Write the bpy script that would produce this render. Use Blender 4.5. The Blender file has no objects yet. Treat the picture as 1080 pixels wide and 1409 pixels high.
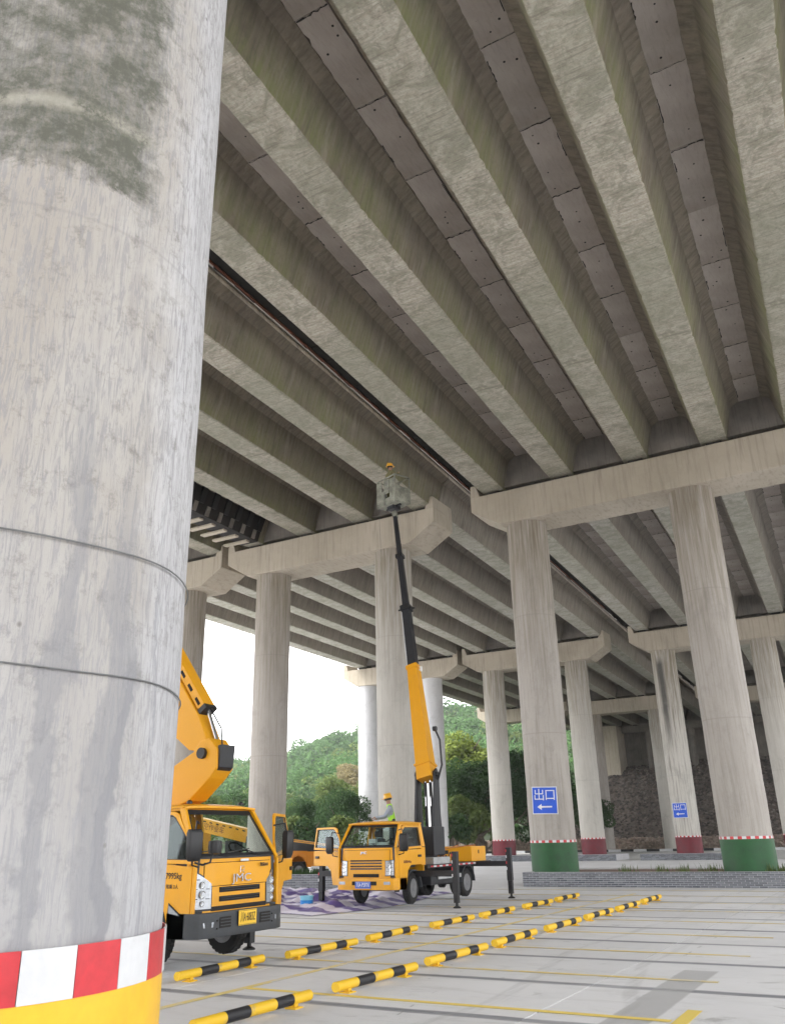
import bpy, bmesh, math, random
import numpy as np
from mathutils import Vector, Matrix, noise
rnd = random.Random(7)
C = bpy.context.scene.collection
SC = bpy.context.scene
R = math.radians

# ------------------------------------------------------------------ camera, world, sun, exposure
cam = bpy.data.cameras.new('camera'); camo = bpy.data.objects.new('camera', cam); C.objects.link(camo)
SC.camera = camo
cam.sensor_fit = 'VERTICAL'; cam.sensor_height = 36.0; cam.sensor_width = 27.6
cam.lens = 36.0 * 1157.0 / 1409.0
cam.clip_start = 0.1; cam.clip_end = 3000
CAMM = ((0.86646605, 0.19831089, 0.45815868), (0.49876789, -0.30413022, -0.81162516), (-0.02161421, 0.93176049, -0.36242961))
m4 = Matrix.Identity(4)
for i in range(3):
    for j in range(3): m4[i][j] = CAMM[i][j]
m4[2][3] = 1.65
camo.matrix_world = m4

SUN_EL, SUN_AZ = R(52), R(236)        # azimuth clockwise from +Y
world = bpy.data.worlds.new('World'); SC.world = world; world.use_nodes = True
wn = world.node_tree.nodes; wl = world.node_tree.links
for n in list(wn): wn.remove(n)
wo = wn.new('ShaderNodeOutputWorld'); bg = wn.new('ShaderNodeBackground'); sky = wn.new('ShaderNodeTexSky')
sky.sky_type = 'NISHITA'; sky.sun_disc = False; sky.sun_elevation = SUN_EL; sky.sun_rotation = SUN_AZ
sky.altitude = 200; sky.air_density = 1.0; sky.dust_density = 5.0; sky.ozone_density = 1.0
# a bright, almost even cloud deck veils the blue
hs = wn.new('ShaderNodeHueSaturation'); hs.inputs['Saturation'].default_value = 0.3; hs.inputs['Value'].default_value = 1.0
mx = wn.new('ShaderNodeMixRGB'); mx.inputs['Fac'].default_value = 0.72; mx.inputs['Color2'].default_value = (13.5, 13.5, 13.6, 1)
wl.new(sky.outputs[0], hs.inputs['Color']); wl.new(hs.outputs[0], mx.inputs['Color1']); wl.new(mx.outputs[0], bg.inputs['Color'])
bg.inputs['Strength'].default_value = 0.13
wl.new(bg.outputs[0], wo.inputs[0])
sl = bpy.data.lights.new('sun', 'SUN'); sl.energy = 1.4; sl.angle = R(14); sl.color = (1, 0.96, 0.9)
so = bpy.data.objects.new('sun', sl); C.objects.link(so)
sd = Vector((math.sin(SUN_AZ) * math.cos(SUN_EL), math.cos(SUN_AZ) * math.cos(SUN_EL), math.sin(SUN_EL)))
so.rotation_euler = sd.to_track_quat('Z', 'Y').to_euler(); so.location = (0, 0, 60)
SC.view_settings.view_transform = 'Standard'; SC.view_settings.look = 'None'
SC.view_settings.gamma = 1.0; SC.view_settings.use_curve_mapping = False
SC.view_settings.exposure = 1.62
SC.cycles.max_bounces = 10; SC.cycles.diffuse_bounces = 6; SC.cycles.transparent_max_bounces = 12
SC.cycles.sample_clamp_indirect = 6.0

# ------------------------------------------------------------------ material helpers
def hexa(c): return (c[0], c[1], c[2], 1)
class NT:
    def __init__(s, name):
        s.m = bpy.data.materials.new(name); s.m.use_nodes = True
        s.t = s.m.node_tree; s.n = s.t.nodes
        s.b = s.n['Principled BSDF']; s.tc = s.n.new('ShaderNodeTexCoord')
    def new(s, ty, **k):
        n = s.n.new(ty)
        for a, v in k.items(): setattr(n, a, v)
        return n
    def link(s, a, b): s.t.links.new(a, b)
    def mapping(s, scale, loc=(0, 0, 0), src='Object', rot=(0, 0, 0)):
        n = s.new('ShaderNodeMapping'); n.inputs['Scale'].default_value = scale; n.inputs['Location'].default_value = loc
        n.inputs['Rotation'].default_value = rot
        s.link(s.tc.outputs[src], n.inputs[0]); return n.outputs[0]
    def noise(s, scale=(1, 1, 1), sc=1.0, det=4, rough=0.55, loc=(0, 0, 0), src='Object', dist=0.0):
        n = s.new('ShaderNodeTexNoise'); n.inputs['Scale'].default_value = sc; n.inputs['Detail'].default_value = det
        n.inputs['Roughness'].default_value = rough; n.inputs['Distortion'].default_value = dist
        s.link(s.mapping(scale, loc, src), n.inputs['Vector']); return n.outputs['Fac']
    def ramp(s, f, a, b, ca=0.0, cb=1.0):
        n = s.new('ShaderNodeMapRange'); n.clamp = True
        n.inputs['From Min'].default_value = a; n.inputs['From Max'].default_value = b
        n.inputs['To Min'].default_value = ca; n.inputs['To Max'].default_value = cb
        s.link(f, n.inputs['Value']); return n.outputs[0]
    def math(s, op, a, b=None):
        n = s.new('ShaderNodeMath', operation=op)
        for i, v in enumerate((a, b)):
            if v is None: continue
            if isinstance(v, (int, float)): n.inputs[i].default_value = v
            else: s.link(v, n.inputs[i])
        return n.outputs[0]
    def mix(s, f, a, b, mode='MIX'):
        n = s.new('ShaderNodeMixRGB', blend_type=mode)
        for k, v in (('Fac', f), ('Color1', a), ('Color2', b)):
            if isinstance(v, (int, float)): n.inputs[k].default_value = v
            elif isinstance(v, tuple): n.inputs[k].default_value = hexa(v)
            else: s.link(v, n.inputs[k])
        return n.outputs[0]
    def xyz(s, src='Object'):
        n = s.new('ShaderNodeSeparateXYZ'); s.link(s.tc.outputs[src], n.inputs[0]); return n.outputs
    def geo(s):
        n = s.new('ShaderNodeNewGeometry'); q = s.new('ShaderNodeSeparateXYZ'); s.link(n.outputs['Position'], q.inputs[0]); return q.outputs
    def vary(s, c, amt=0.14):      # every copy weathered a little differently
        oi = s.new('ShaderNodeObjectInfo'); k = s.ramp(oi.outputs['Random'], 0, 1, 1 - amt, 1 + amt * .5); h = s.new('ShaderNodeVectorMath', operation='SCALE'); s.link(c, h.inputs[0]); s.link(k, h.inputs['Scale']); return h.outputs[0]
    def col(s, c):
        if isinstance(c, tuple): s.b.inputs['Base Color'].default_value = hexa(c)
        else: s.link(c, s.b.inputs['Base Color'])
    def rough(s, v):
        if isinstance(v, (int, float)): s.b.inputs['Roughness'].default_value = v
        else: s.link(v, s.b.inputs['Roughness'])
    def bump(s, f, strength=0.3, dist=0.02):
        n = s.new('ShaderNodeBump'); n.inputs['Strength'].default_value = strength; n.inputs['Distance'].default_value = dist
        s.link(f, n.inputs['Height']); s.link(n.outputs[0], s.b.inputs['Normal'])

def plain(name, c, rough=0.5, metal=0.0, var=0.12, coat=0.0, emit=None):
    t = NT(name); f = t.noise((1, 1, 1), 3.0, 5, 0.6)
    f2 = t.noise((1, 1, 1), 23.0, 3, 0.6, loc=(3, 1, 2))
    d = tuple(x * (1 - var) for x in c); l = tuple(min(1, x * (1 + var * 0.6)) for x in c)
    t.col(t.mix(t.ramp(t.math('ADD', t.math('MULTIPLY', f, 0.7), t.math('MULTIPLY', f2, 0.3)), 0.35, 0.65), d, l))
    t.rough(t.ramp(f, 0.3, 0.7, rough * 0.88, min(1, rough * 1.12))); t.b.inputs['Metallic'].default_value = metal
    if coat: t.b.inputs['Coat Weight'].default_value = coat; t.b.inputs['Coat Roughness'].default_value = 0.12
    return t.m

def concrete(name, base, dark, light, sc=(1, 1, 1), big=0.5, fine=9.0, stretch=(1, 1, 0.12), streak=0.35, bumpd=0.01,
             tint=None, tintf=0.0, pores=True, src='Object', algae=None):
    t = NT(name)
    f1 = t.noise(sc, big, 6, 0.62, src=src, dist=0.4); f2 = t.noise(sc, fine, 5, 0.65, loc=(5, 2, 9), src=src)
    f3 = t.noise(stretch, 2.6, 5, 0.6, loc=(1, 7, 3), src=src)
    c = t.mix(t.ramp(f1, 0.32, 0.68), dark, light)
    c = t.mix(t.ramp(f2, 0.3, 0.7, 0.0, 0.4), c, base)
    c = t.mix(t.ramp(f3, 0.5, 0.72, 0.0, streak), c, tuple(x * 0.6 for x in dark))
    if tint:
        f4 = t.noise(stretch, 0.8, 4, 0.6, loc=(11, 3, 5), src=src)
        c = t.mix(t.ramp(f4, 0.42, 0.62, 0.0, tintf), c, tint)
    if algae:                                   # green growth, denser towards the lower edge of the face
        col_, z0, z1, amt = algae
        z = t.geo()[2]; f5 = t.noise((1, 1, 0.35), 1.3, 6, 0.65, loc=(2, 8, 1), src=src)
        k = t.math('MULTIPLY', t.ramp(z, z0, z1, 1.0, 0.0), t.ramp(f5, 0.38, 0.6, 0.15, 1.0))
        c = t.mix(t.math('MULTIPLY', k, amt), c, col_)
    if pores:
        v = t.new('ShaderNodeTexVoronoi'); v.inputs['Scale'].default_value = 6.0
        t.link(t.mapping((1, 1, 1), (0, 0, 0), src), v.inputs['Vector'])
        c = t.mix(t.ramp(v.outputs['Distance'], 0.03, 0.07, 0.55, 0.0), c, tuple(x * 0.35 for x in dark))
    t.col(t.vary(c, 0.10)); t.rough(0.88)
    h = t.math('ADD', t.math('MULTIPLY', f2, 0.6), t.math('MULTIPLY', f3, 0.5))
    t.bump(h, 0.55, bumpd)
    return t.m

# ------------------------------------------------------------------ mesh helpers
class MB:
    def __init__(s): s.v = []; s.f = []; s.m = []
    def add(s, vs, fs, m=0):
        o = len(s.v); s.v += [tuple(v) for v in vs]; s.f += [tuple(i + o for i in f) for f in fs]; s.m += [m] * len(fs)
    def box(s, x0, x1, y0, y1, z0, z1, m=0, T=None):
        vs = [Vector(p) for p in ((x0, y0, z0), (x1, y0, z0), (x1, y1, z0), (x0, y1, z0), (x0, y0, z1), (x1, y0, z1), (x1, y1, z1), (x0, y1, z1))]
        if T: vs = [T @ v for v in vs]
        s.add(vs, [(0, 3, 2, 1), (4, 5, 6, 7), (0, 1, 5, 4), (1, 2, 6, 5), (2, 3, 7, 6), (3, 0, 4, 7)], m)
    def bar(s, p0, p1, w, h, m=0, up=(0, 0, 1), w1=None, h1=None):
        p0 = Vector(p0); p1 = Vector(p1); d = (p1 - p0).normalized(); u = Vector(up)
        x = d.cross(u)
        if x.length < 1e-4: x = d.cross(Vector((1, 0, 0)))
        x.normalize(); u = x.cross(d); w1 = w1 or w; h1 = h1 or h
        vs = [p0 + x * a * w / 2 + u * b * h / 2 for a, b in ((-1, -1), (1, -1), (1, 1), (-1, 1))]
        vs += [p1 + x * a * w1 / 2 + u * b * h1 / 2 for a, b in ((-1, -1), (1, -1), (1, 1), (-1, 1))]
        s.add(vs, [(0, 3, 2, 1), (4, 5, 6, 7), (0, 1, 5, 4), (1, 2, 6, 5), (2, 3, 7, 6), (3, 0, 4, 7)], m)
    def cyl(s, p0, p1, r0, r1=None, n=16, m=0, caps=True):
        r1 = r0 if r1 is None else r1
        s.tube([p0, p1], [r0, r1], n, m, caps)
    def tube(s, pts, r, n=8, m=0, caps=True, closed=False):
        pts = [Vector(p) for p in pts]; N = len(pts)
        if isinstance(r, (int, float)): r = [r] * N
        vs = []; prev = None
        for i, p in enumerate(pts):
            if closed: d = pts[(i + 1) % N] - pts[i - 1]
            else: d = pts[min(i + 1, N - 1)] - pts[max(i - 1, 0)]
            d.normalize()
            if prev is None:
                x = d.cross(Vector((0, 0, 1)))
                if x.length < 1e-3: x = d.cross(Vector((0, 1, 0)))
            else: x = prev - d * prev.dot(d)
            x.normalize(); prev = x; y = d.cross(x)
            for k in range(n):
                a = 2 * math.pi * k / n; vs.append(p + (x * math.cos(a) + y * math.sin(a)) * r[i])
        fs = []
        for i in range(N if closed else N - 1):
            j = (i + 1) % N
            for k in range(n):
                l = (k + 1) % n; fs.append((i * n + k, i * n + l, j * n + l, j * n + k))
        if caps and not closed:
            fs.append(tuple(range(n - 1, -1, -1))); fs.append(tuple((N - 1) * n + k for k in range(n)))
        s.add(vs, fs, m)
    def ring(s, c, r0, r1, x0, x1, axis='X', n=28, m=0):     # lathe profile of an annulus: a tyre or flange
        prof = [(r0, x0), (r1, x0), (r1, x1), (r0, x1)]
        s.lathe(c, prof, axis, n, m, close=True)
    def lathe(s, c, prof, axis='X', n=28, m=0, close=False):
        vs = []; c = Vector(c); P = len(prof)
        for k in range(n):
            a = 2 * math.pi * k / n
            for r, t in prof:
                if axis == 'X': vs.append(c + Vector((t, r * math.cos(a), r * math.sin(a))))
                elif axis == 'Y': vs.append(c + Vector((r * math.cos(a), t, -r * math.sin(a))))
                else: vs.append(c + Vector((r * math.cos(a), r * math.sin(a), t)))
        fs = []
        for k in range(n):
            l = (k + 1) % n
            for i in range(P if close else P - 1):
                j = (i + 1) % P; fs.append((k * P + i, l * P + i, l * P + j, k * P + j))
        if not close:
            if prof[0][0] > 1e-5: fs.append(tuple(k * P for k in range(n)))
            if prof[-1][0] > 1e-5: fs.append(tuple(k * P + P - 1 for k in range(n)))
        s.add(vs, fs, m)
    def prism(s, pts, vec, m=0):
        n = len(pts); v = Vector(vec); vs = [Vector(p) for p in pts]; vs += [p + v for p in vs]
        fs = [tuple(range(n - 1, -1, -1)), tuple(range(n, 2 * n))] + [(i, (i + 1) % n, n + (i + 1) % n, n + i) for i in range(n)]
        s.add(vs, fs, m)
    def loft(s, rings, m=0, caps=True):
        n = len(rings[0]); vs = [p for r in rings for p in r]; fs = []
        for i in range(len(rings) - 1):
            for k in range(n):
                l = (k + 1) % n; fs.append((i * n + k, i * n + l, (i + 1) * n + l, (i + 1) * n + k))
        if caps: fs.append(tuple(range(n - 1, -1, -1))); fs.append(tuple((len(rings) - 1) * n + k for k in range(n)))
        s.add(vs, fs, m)
    def grid(s, fn, nu, nv, m=0):
        vs = [fn(i / nu, j / nv) for i in range(nu + 1) for j in range(nv + 1)]
        fs = [(i * (nv + 1) + j, (i + 1) * (nv + 1) + j, (i + 1) * (nv + 1) + j + 1, i * (nv + 1) + j + 1) for i in range(nu) for j in range(nv)]
        s.add(vs, fs, m)
    def slab(s, fn, nu, nv, thick, m=0):          # a curved sheet with thickness; thick is a vector
        T = Vector(thick)
        a = [Vector(fn(i / nu, j / nv)) for i in range(nu + 1) for j in range(nv + 1)]
        W = nv + 1; n = len(a); vs = a + [p + T for p in a]; fs = []
        for i in range(nu):
            for j in range(nv):
                q = (i * W + j, (i + 1) * W + j, (i + 1) * W + j + 1, i * W + j + 1)
                fs.append(q); fs.append(tuple(x + n for x in reversed(q)))
        b = [i * W for i in range(nu + 1)] + [nu * W + j for j in range(1, W)] + [i * W + nv for i in range(nu - 1, -1, -1)] + [j for j in range(nv - 1, 0, -1)]
        for i in range(len(b)):
            p, q = b[i], b[(i + 1) % len(b)]; fs.append((p, p + n, q + n, q))
        s.add(vs, fs, m)
    def mesh(s, name, mats, smooth=False, bevel=0, seg=2):
        me = bpy.data.meshes.new(name); me.from_pydata(s.v, [], s.f)
        for mm in (mats if isinstance(mats, (list, tuple)) else [mats]): me.materials.append(mm)
        me.polygons.foreach_set('material_index', s.m)
        bm = bmesh.new(); bm.from_mesh(me)
        bmesh.ops.recalc_face_normals(bm, faces=bm.faces)
        if bevel:
            es = [e for e in bm.edges if e.is_manifold and e.calc_face_angle(0) > R(35)]
            if es: bmesh.ops.bevel(bm, geom=es, offset=bevel, segments=seg, profile=0.6, affect='EDGES', clamp_overlap=True)
        if smooth:
            for f in bm.faces: f.smooth = True
            for e in bm.edges:
                if e.is_manifold and e.calc_face_angle(0) > R(38): e.smooth = False
        bm.to_mesh(me); bm.free(); me.update()
        return me
    def obj(s, name, mats, parent=None, smooth=False, bevel=0, seg=2, **k):
        return put(name, s.mesh(name, mats, smooth, bevel, seg), parent, **k)

def put(name, me, parent=None, loc=None, rot=None, **k):
    o = bpy.data.objects.new(name, me); C.objects.link(o)
    if parent: o.parent = parent
    if loc: o.location = loc
    if rot: o.rotation_euler = rot
    for a, v in k.items(): o[a] = v
    return o
def thing(name, label, cat, loc=(0, 0, 0), rotz=0, group=None):
    o = bpy.data.objects.new(name, None); C.objects.link(o); o.location = loc; o.rotation_euler = (0, 0, rotz)
    o['label'] = label; o['category'] = cat
    if group: o['group'] = group
    o.empty_display_size = 0.3
    return o
def copy_tree(o, parent=None):
    c = o.copy(); C.objects.link(c)
    if parent: c.parent = parent
    for ch in list(o.children): copy_tree(ch, c)
    return c
def text(body, size, mat, M, parent, name='lettering', ext=0.003, sx=1.0, **k):
    cu = bpy.data.curves.new('txt', 'FONT'); cu.body = body; cu.size = size; cu.extrude = ext; cu.align_x = 'CENTER'; cu.align_y = 'CENTER'
    cu.resolution_u = 3; cu.offset = size * (0.012 if size < .15 else 0.0)
    o = bpy.data.objects.new('txt', cu); C.objects.link(o); bpy.context.view_layer.update()
    dg = bpy.context.evaluated_depsgraph_get(); me = bpy.data.meshes.new_from_object(o.evaluated_get(dg))
    bpy.data.objects.remove(o); bpy.data.curves.remove(cu)
    me.transform(M @ Matrix.Diagonal((sx, 1, 1, 1))); me.materials.clear(); me.materials.append(mat)
    return put(name, me, parent, **k)
def frame(o, x, y):            # matrix whose local x,y are given directions at o
    x = Vector(x).normalized(); y = Vector(y).normalized(); z = x.cross(y)
    return Matrix(((x[0], y[0], z[0], o[0]), (x[1], y[1], z[1], o[1]), (x[2], y[2], z[2], o[2]), (0, 0, 0, 1)))
# ------------------------------------------------------------------ materials
M = {}
def ground_mat():
    t = NT('parking_concrete'); g = t.geo()
    f1 = t.noise((1, 1, 1), 0.35, 6, 0.6, src='Object'); f2 = t.noise((1, 1, 1), 14.0, 5, 0.7, loc=(4, 4, 4)); f3 = t.noise((1, 1, 1), 1.7, 6, 0.7, loc=(9, 1, 0), dist=0.8)
    c = t.mix(t.ramp(f1, 0.3, 0.7), (0.60, 0.60, 0.615), (0.69, 0.69, 0.705))
    c = t.mix(t.ramp(f3, 0.52, 0.75, 0, 0.5), c, (0.53, 0.53, 0.54))
    c = t.mix(t.ramp(f2, 0.3, 0.7, 0, 0.3), c, (0.68, 0.68, 0.695))
    # damp, dirty joints every 2.2 m across the bays
    yy = t.math('ADD', g[1], t.math('MULTIPLY', t.math('SUBTRACT', t.noise((0.6, 0.6, 1), 1.5, 4, 0.6), 0.5), 0.10))
    md = t.math('ABSOLUTE', t.math('SUBTRACT', t.math('MODULO', t.math('ADD', t.math('ADD', yy, -8.68), 220.0), 2.2), 1.1))
    band = t.ramp(md, 0.985, 1.03, 0.0, 1.0)
    band = t.math('MULTIPLY', band, t.ramp(t.noise((0.5, 3, 1), 1.0, 5, 0.6, loc=(3, 3, 3)), 0.3, 0.6, 0.6, 1.0))
    band = t.math('MULTIPLY', band, t.ramp(g[1], 27.5, 29.5, 1.0, 0.0))
    c = t.mix(band, c, (0.20, 0.205, 0.225))
    # darker grey strip on the right
    s = t.math('MULTIPLY', t.ramp(t.math('ABSOLUTE', t.math('SUBTRACT', t.math('ADD', g[0], t.math('MULTIPLY', f3, 0.06)), -2.64)), 0.2, 0.23, 1, 0), t.ramp(g[1], 12.4, 12.5, 1, 0))
    c = t.mix(t.math('MULTIPLY', s, 0.75), c, (0.36, 0.36, 0.365))
    v = t.new('ShaderNodeTexVoronoi', feature='DISTANCE_TO_EDGE'); v.inputs['Scale'].default_value = 0.33
    vm = t.mapping((1, 1, 1)); t.link(vm, v.inputs['Vector'])
    cr = t.math('MULTIPLY', t.ramp(v.outputs['Distance'], 0.0, 0.006, 1, 0), t.ramp(f3, 0.55, 0.6))
    c = t.mix(t.math('MULTIPLY', cr, 0.6), c, (0.2, 0.2, 0.2))
    # oil spots, scuffs and faint tyre tracks
    vo = t.new('ShaderNodeTexVoronoi'); vo.inputs['Scale'].default_value = 0.55; t.link(t.mapping((1, 1, 1), (3.3, 1.2, 0)), vo.inputs['Vector'])
    sp = t.math('MULTIPLY', t.ramp(t.math('ADD', vo.outputs['Distance'], t.math('MULTIPLY', f2, 0.22)), 0.16, 0.24, 1, 0), t.ramp(f3, 0.46, 0.56)); c = t.mix(t.math('MULTIPLY', sp, 0.6), c, (0.27, 0.265, 0.26))
    xt = t.math('ADD', g[0], t.math('MULTIPLY', t.noise((0.25, 0.25, 1), 0.6, 2, 0.4, loc=(7, 7, 7)), 2.6)); ty_ = t.noise((9, 0.5, 1), 1.0, 5, 0.65, loc=(1, 1, 1))
    for x0 in (-4.6, -3.1, -9.9, 1.3):
        q = t.math('MULTIPLY', t.ramp(t.math('ABSOLUTE', t.math('SUBTRACT', xt, x0 + 1.3)), 0.07, 0.12, 1, 0), t.ramp(ty_, 0.42, 0.6)); c = t.mix(t.math('MULTIPLY', q, 0.28), c, (0.3, 0.3, 0.3))
    sm = t.noise((0.7, 2.5, 1), 0.9, 7, 0.7, loc=(2, 5, 1), dist=1.0); c = t.mix(t.ramp(sm, 0.52, 0.66, 0, 0.35), c, (0.42, 0.415, 0.41))
    c = t.vary(c, 0.07)
    t.col(c); t.rough(t.ramp(f3, 0.3, 0.7, 0.6, 0.85)); t.bump(f2, 0.25, 0.006)
    return t.m
M['ground'] = ground_mat()
M['dirt'] = concrete('bare_earth', (0.20, 0.16, 0.12), (0.13, 0.10, 0.075), (0.26, 0.21, 0.16), big=0.1, fine=3, bumpd=0.05, pores=False)
M['road'] = concrete('road_concrete', (0.46, 0.46, 0.45), (0.40, 0.40, 0.39), (0.52, 0.52, 0.51), big=0.1, fine=3, streak=0.1)
def paint(name, c, wear, under):
    t = NT(name); f = t.noise((1, 1, 1), 5.0, 6, 0.75); f2 = t.noise((1, 1, 1), 0.7, 3, 0.6, loc=(6, 1, 1))
    k = t.math('ADD', t.math('MULTIPLY', f, 0.6), t.math('MULTIPLY', f2, 0.4))
    t.col(t.mix(t.ramp(k, wear - 0.05, wear + 0.06), under, c)); t.rough(0.6); return t.m
M['yline'] = paint('worn_yellow_road_paint', (0.72, 0.58, 0.22), 0.46, (0.58, 0.57, 0.54))
M['yline2'] = paint('fresh_yellow_road_paint', (0.78, 0.60, 0.14), 0.36, (0.6, 0.58, 0.5))
M['yellow'] = paint('yellow_tube_paint', (0.74, 0.46, 0.015), 0.37, (0.36, 0.28, 0.12))
M['black'] = paint('black_tube_paint', (0.009, 0.009, 0.012), 0.30, (0.05, 0.05, 0.05))
# girder concrete: scraped soffits painted lighter for ground bounce light, stained brown-green webs darker
def soffit(name, a, b, c3):
    t = NT(name)
    f1 = t.noise((1, 1, 1), 0.7, 6, 0.65, dist=0.5); f2 = t.noise((1.3, 9, 1), 2.2, 6, 0.72, loc=(3, 0, 0), dist=0.6)
    f3 = t.noise((1, 1, 1), 12, 5, 0.7, loc=(7, 1, 1))
    c = t.mix(t.ramp(f1, 0.3, 0.7), a, b)
    c = t.mix(t.ramp(f2, 0.42, 0.60, 0, 0.75), c, c3)
    f5 = t.noise((1, 1, 1), 1.6, 7, 0.75, loc=(2, 9, 4), dist=1.0)
    c = t.mix(t.ramp(f5, 0.47, 0.60, 0, 0.7), c, (0.185, 0.19, 0.14))
    f6 = t.noise((1, 1, 1), 0.22, 5, 0.6, loc=(8, 2, 4)); c = t.mix(t.ramp(f6, 0.40, 0.62, 0.55, 0.0), c, (0.25, 0.255, 0.19))
    f7 = t.noise((0.4, 5, 1), 3.2, 4, 0.6, loc=(1, 2, 4)); c = t.mix(t.ramp(f7, 0.56, 0.64, 0, 0.5), c, (0.17, 0.155, 0.125))
    c = t.mix(t.ramp(f3, 0.45, 0.70, 0, 0.6), c, tuple(x * 0.5 for x in a))
    v = t.new('ShaderNodeTexVoronoi'); v.inputs['Scale'].default_value = 2.3; t.link(t.mapping((1, 1, 1)), v.inputs['Vector'])
    c = t.mix(t.ramp(v.outputs['Distance'], 0.03, 0.06, 0.7, 0.0), c, (0.06, 0.055, 0.045))
    t.col(t.vary(c)); t.rough(0.9); t.bump(t.math('ADD', f2, f3), 0.8, 0.012); return t.m
M['soffit'] = soffit('girder_soffit_concrete', (0.32, 0.285, 0.225), (0.43, 0.39, 0.325), (0.53, 0.50, 0.425))
M['soffit2'] = soffit('girder_soffit_concrete_far', (0.36, 0.34, 0.30), (0.44, 0.42, 0.37), (0.46, 0.44, 0.39))
def web(name, base, alt, green, amt):
    t = NT(name); z = t.geo()[2]; y = t.geo()[1]
    f1 = t.noise((1, 0.5, 1), 0.7, 6, 0.6, dist=0.3); f2 = t.noise((1, 3.2, 0.35), 2.4, 6, 0.65, loc=(2, 0, 0)); f3 = t.noise((1, 1, 1), 9, 4, 0.7, loc=(5, 5, 0))
    c = t.mix(t.ramp(f1, 0.3, 0.7), base, alt)
    c = t.mix(t.ramp(f2, 0.45, 0.65, 0, 0.65), c, tuple(x * 0.55 for x in base))
    k = t.math('MULTIPLY', t.ramp(z, 15.2, 16.5, 1.0, 0.1), t.ramp(f2, 0.32, 0.62, 0.3, 1.0))
    k = t.math('MULTIPLY', k, t.ramp(f1, 0.36, 0.62, 0.25, 1.0))
    c = t.mix(t.math('MULTIPLY', k, amt), c, green)
    rib = t.ramp(t.math('ABSOLUTE', t.math('SUBTRACT', t.math('MODULO', y, 2.44), 1.22)), 0.0, 0.02, 0.3, 0.0)
    c = t.mix(rib, c, tuple(x * 0.5 for x in base))
    c = t.mix(t.ramp(f3, 0.5, 0.8, 0, 0.4), c, tuple(x * 0.5 for x in base))
    f8 = t.noise((1, 2.2, 0.3), 0.55, 6, 0.75, loc=(6, 1, 4), dist=0.8); c = t.mix(t.ramp(f8, 0.54, 0.68, 0, 0.6), c, (0.11, 0.095, 0.075)); c = t.mix(t.ramp(f8, 0.44, 0.32, 0, 0.5), c, (0.34, 0.31, 0.26))
    t.col(t.vary(c, 0.2)); t.rough(0.92); t.bump(t.math('ADD', f2, f3), 0.6, 0.012); return t.m
M['web'] = web('girder_web_concrete', (0.185, 0.155, 0.125), (0.27, 0.23, 0.18), (0.19, 0.215, 0.085), 0.95)
M['web2'] = web('girder_web_concrete_far', (0.23, 0.20, 0.17), (0.28, 0.25, 0.215), (0.21, 0.21, 0.15), 0.5)
M['panel'] = concrete('cast_joint_concrete', (0.36, 0.318, 0.285), (0.27, 0.235, 0.205), (0.44, 0.395, 0.36), big=0.5, fine=6, stretch=(6, 1, 1), streak=0.3)
M['hole'] = plain('dark_void', (0.015, 0.013, 0.012), 0.9)
M['cap'] = concrete('cap_beam_concrete', (0.42, 0.375, 0.30), (0.35, 0.31, 0.245), (0.47, 0.42, 0.345), big=0.45, fine=8, stretch=(3.0, 1, 0.2), streak=0.55, pores=True)
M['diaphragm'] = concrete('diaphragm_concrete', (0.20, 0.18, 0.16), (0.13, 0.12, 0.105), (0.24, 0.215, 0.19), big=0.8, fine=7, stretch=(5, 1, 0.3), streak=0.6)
def col_mat(name, a, b, tint, seed, stain=0.4, warmtop=True):
    t = NT(name); z = t.geo()[2]
    f1 = t.noise((1, 1, 0.35), 0.8, 6, 0.6, loc=(seed, 0, 0), dist=0.4); f2 = t.noise((5, 5, 0.22), 2.0, 6, 0.66, loc=(0, seed, 0)); f3 = t.noise((1, 1, 1), 11, 4, 0.7)
    c = t.mix(t.ramp(f1, 0.3, 0.7), a, b)
    c = t.mix(t.ramp(f2, 0.48, 0.72, 0, stain), c, tint)
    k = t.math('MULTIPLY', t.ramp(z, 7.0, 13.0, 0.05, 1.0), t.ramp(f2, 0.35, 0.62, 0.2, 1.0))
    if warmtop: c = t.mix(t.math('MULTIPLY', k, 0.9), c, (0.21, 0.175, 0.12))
    # lift lines of the formwork
    for zz in (5.2, 9.7): c = t.mix(t.ramp(t.math('ABSOLUTE', t.math('SUBTRACT', z, zz)), 0.0, 0.03, 0.35, 0.0), c, tuple(x * 0.6 for x in a))
    c = t.mix(t.ramp(f3, 0.55, 0.8, 0, 0.3), c, tuple(x * 0.6 for x in a))
    if name == 'column_soot_stained':
        p_ = t.geo(); xx = t.math('ABSOLUTE', t.math('ADD', p_[0], t.math('ADD', t.math('MULTIPLY', f1, 0.35), 12.72)))
        q = t.math('MULTIPLY', t.math('MULTIPLY', t.ramp(xx, 0.10, 0.30, 1, 0), t.ramp(p_[2], 6.5, 9.5)), t.ramp(p_[2], 12.6, 13.2, 1, 0)); q = t.math('MULTIPLY', q, t.ramp(p_[1], 61.0, 61.1, 1, 0)); c = t.mix(t.math('MULTIPLY', q, 0.9), c, (0.06, 0.058, 0.055))
    f9 = t.noise((1, 1, 0.6), 0.9, 7, 0.78, loc=(seed * 2, 3, 3), dist=0.6); c = t.mix(t.ramp(f9, 0.52, 0.66, 0, 0.4), c, tuple(x * 0.62 for x in a))
    t.col(t.vary(c, 0.1)); t.rough(0.85); t.bump(t.math('ADD', f2, f3), 0.4, 0.008); return t.m
M['col_grey'] = col_mat('column_grey_concrete', (0.38, 0.35, 0.32), (0.46, 0.43, 0.395), (0.24, 0.22, 0.195), 1.0, 0.6)
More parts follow.
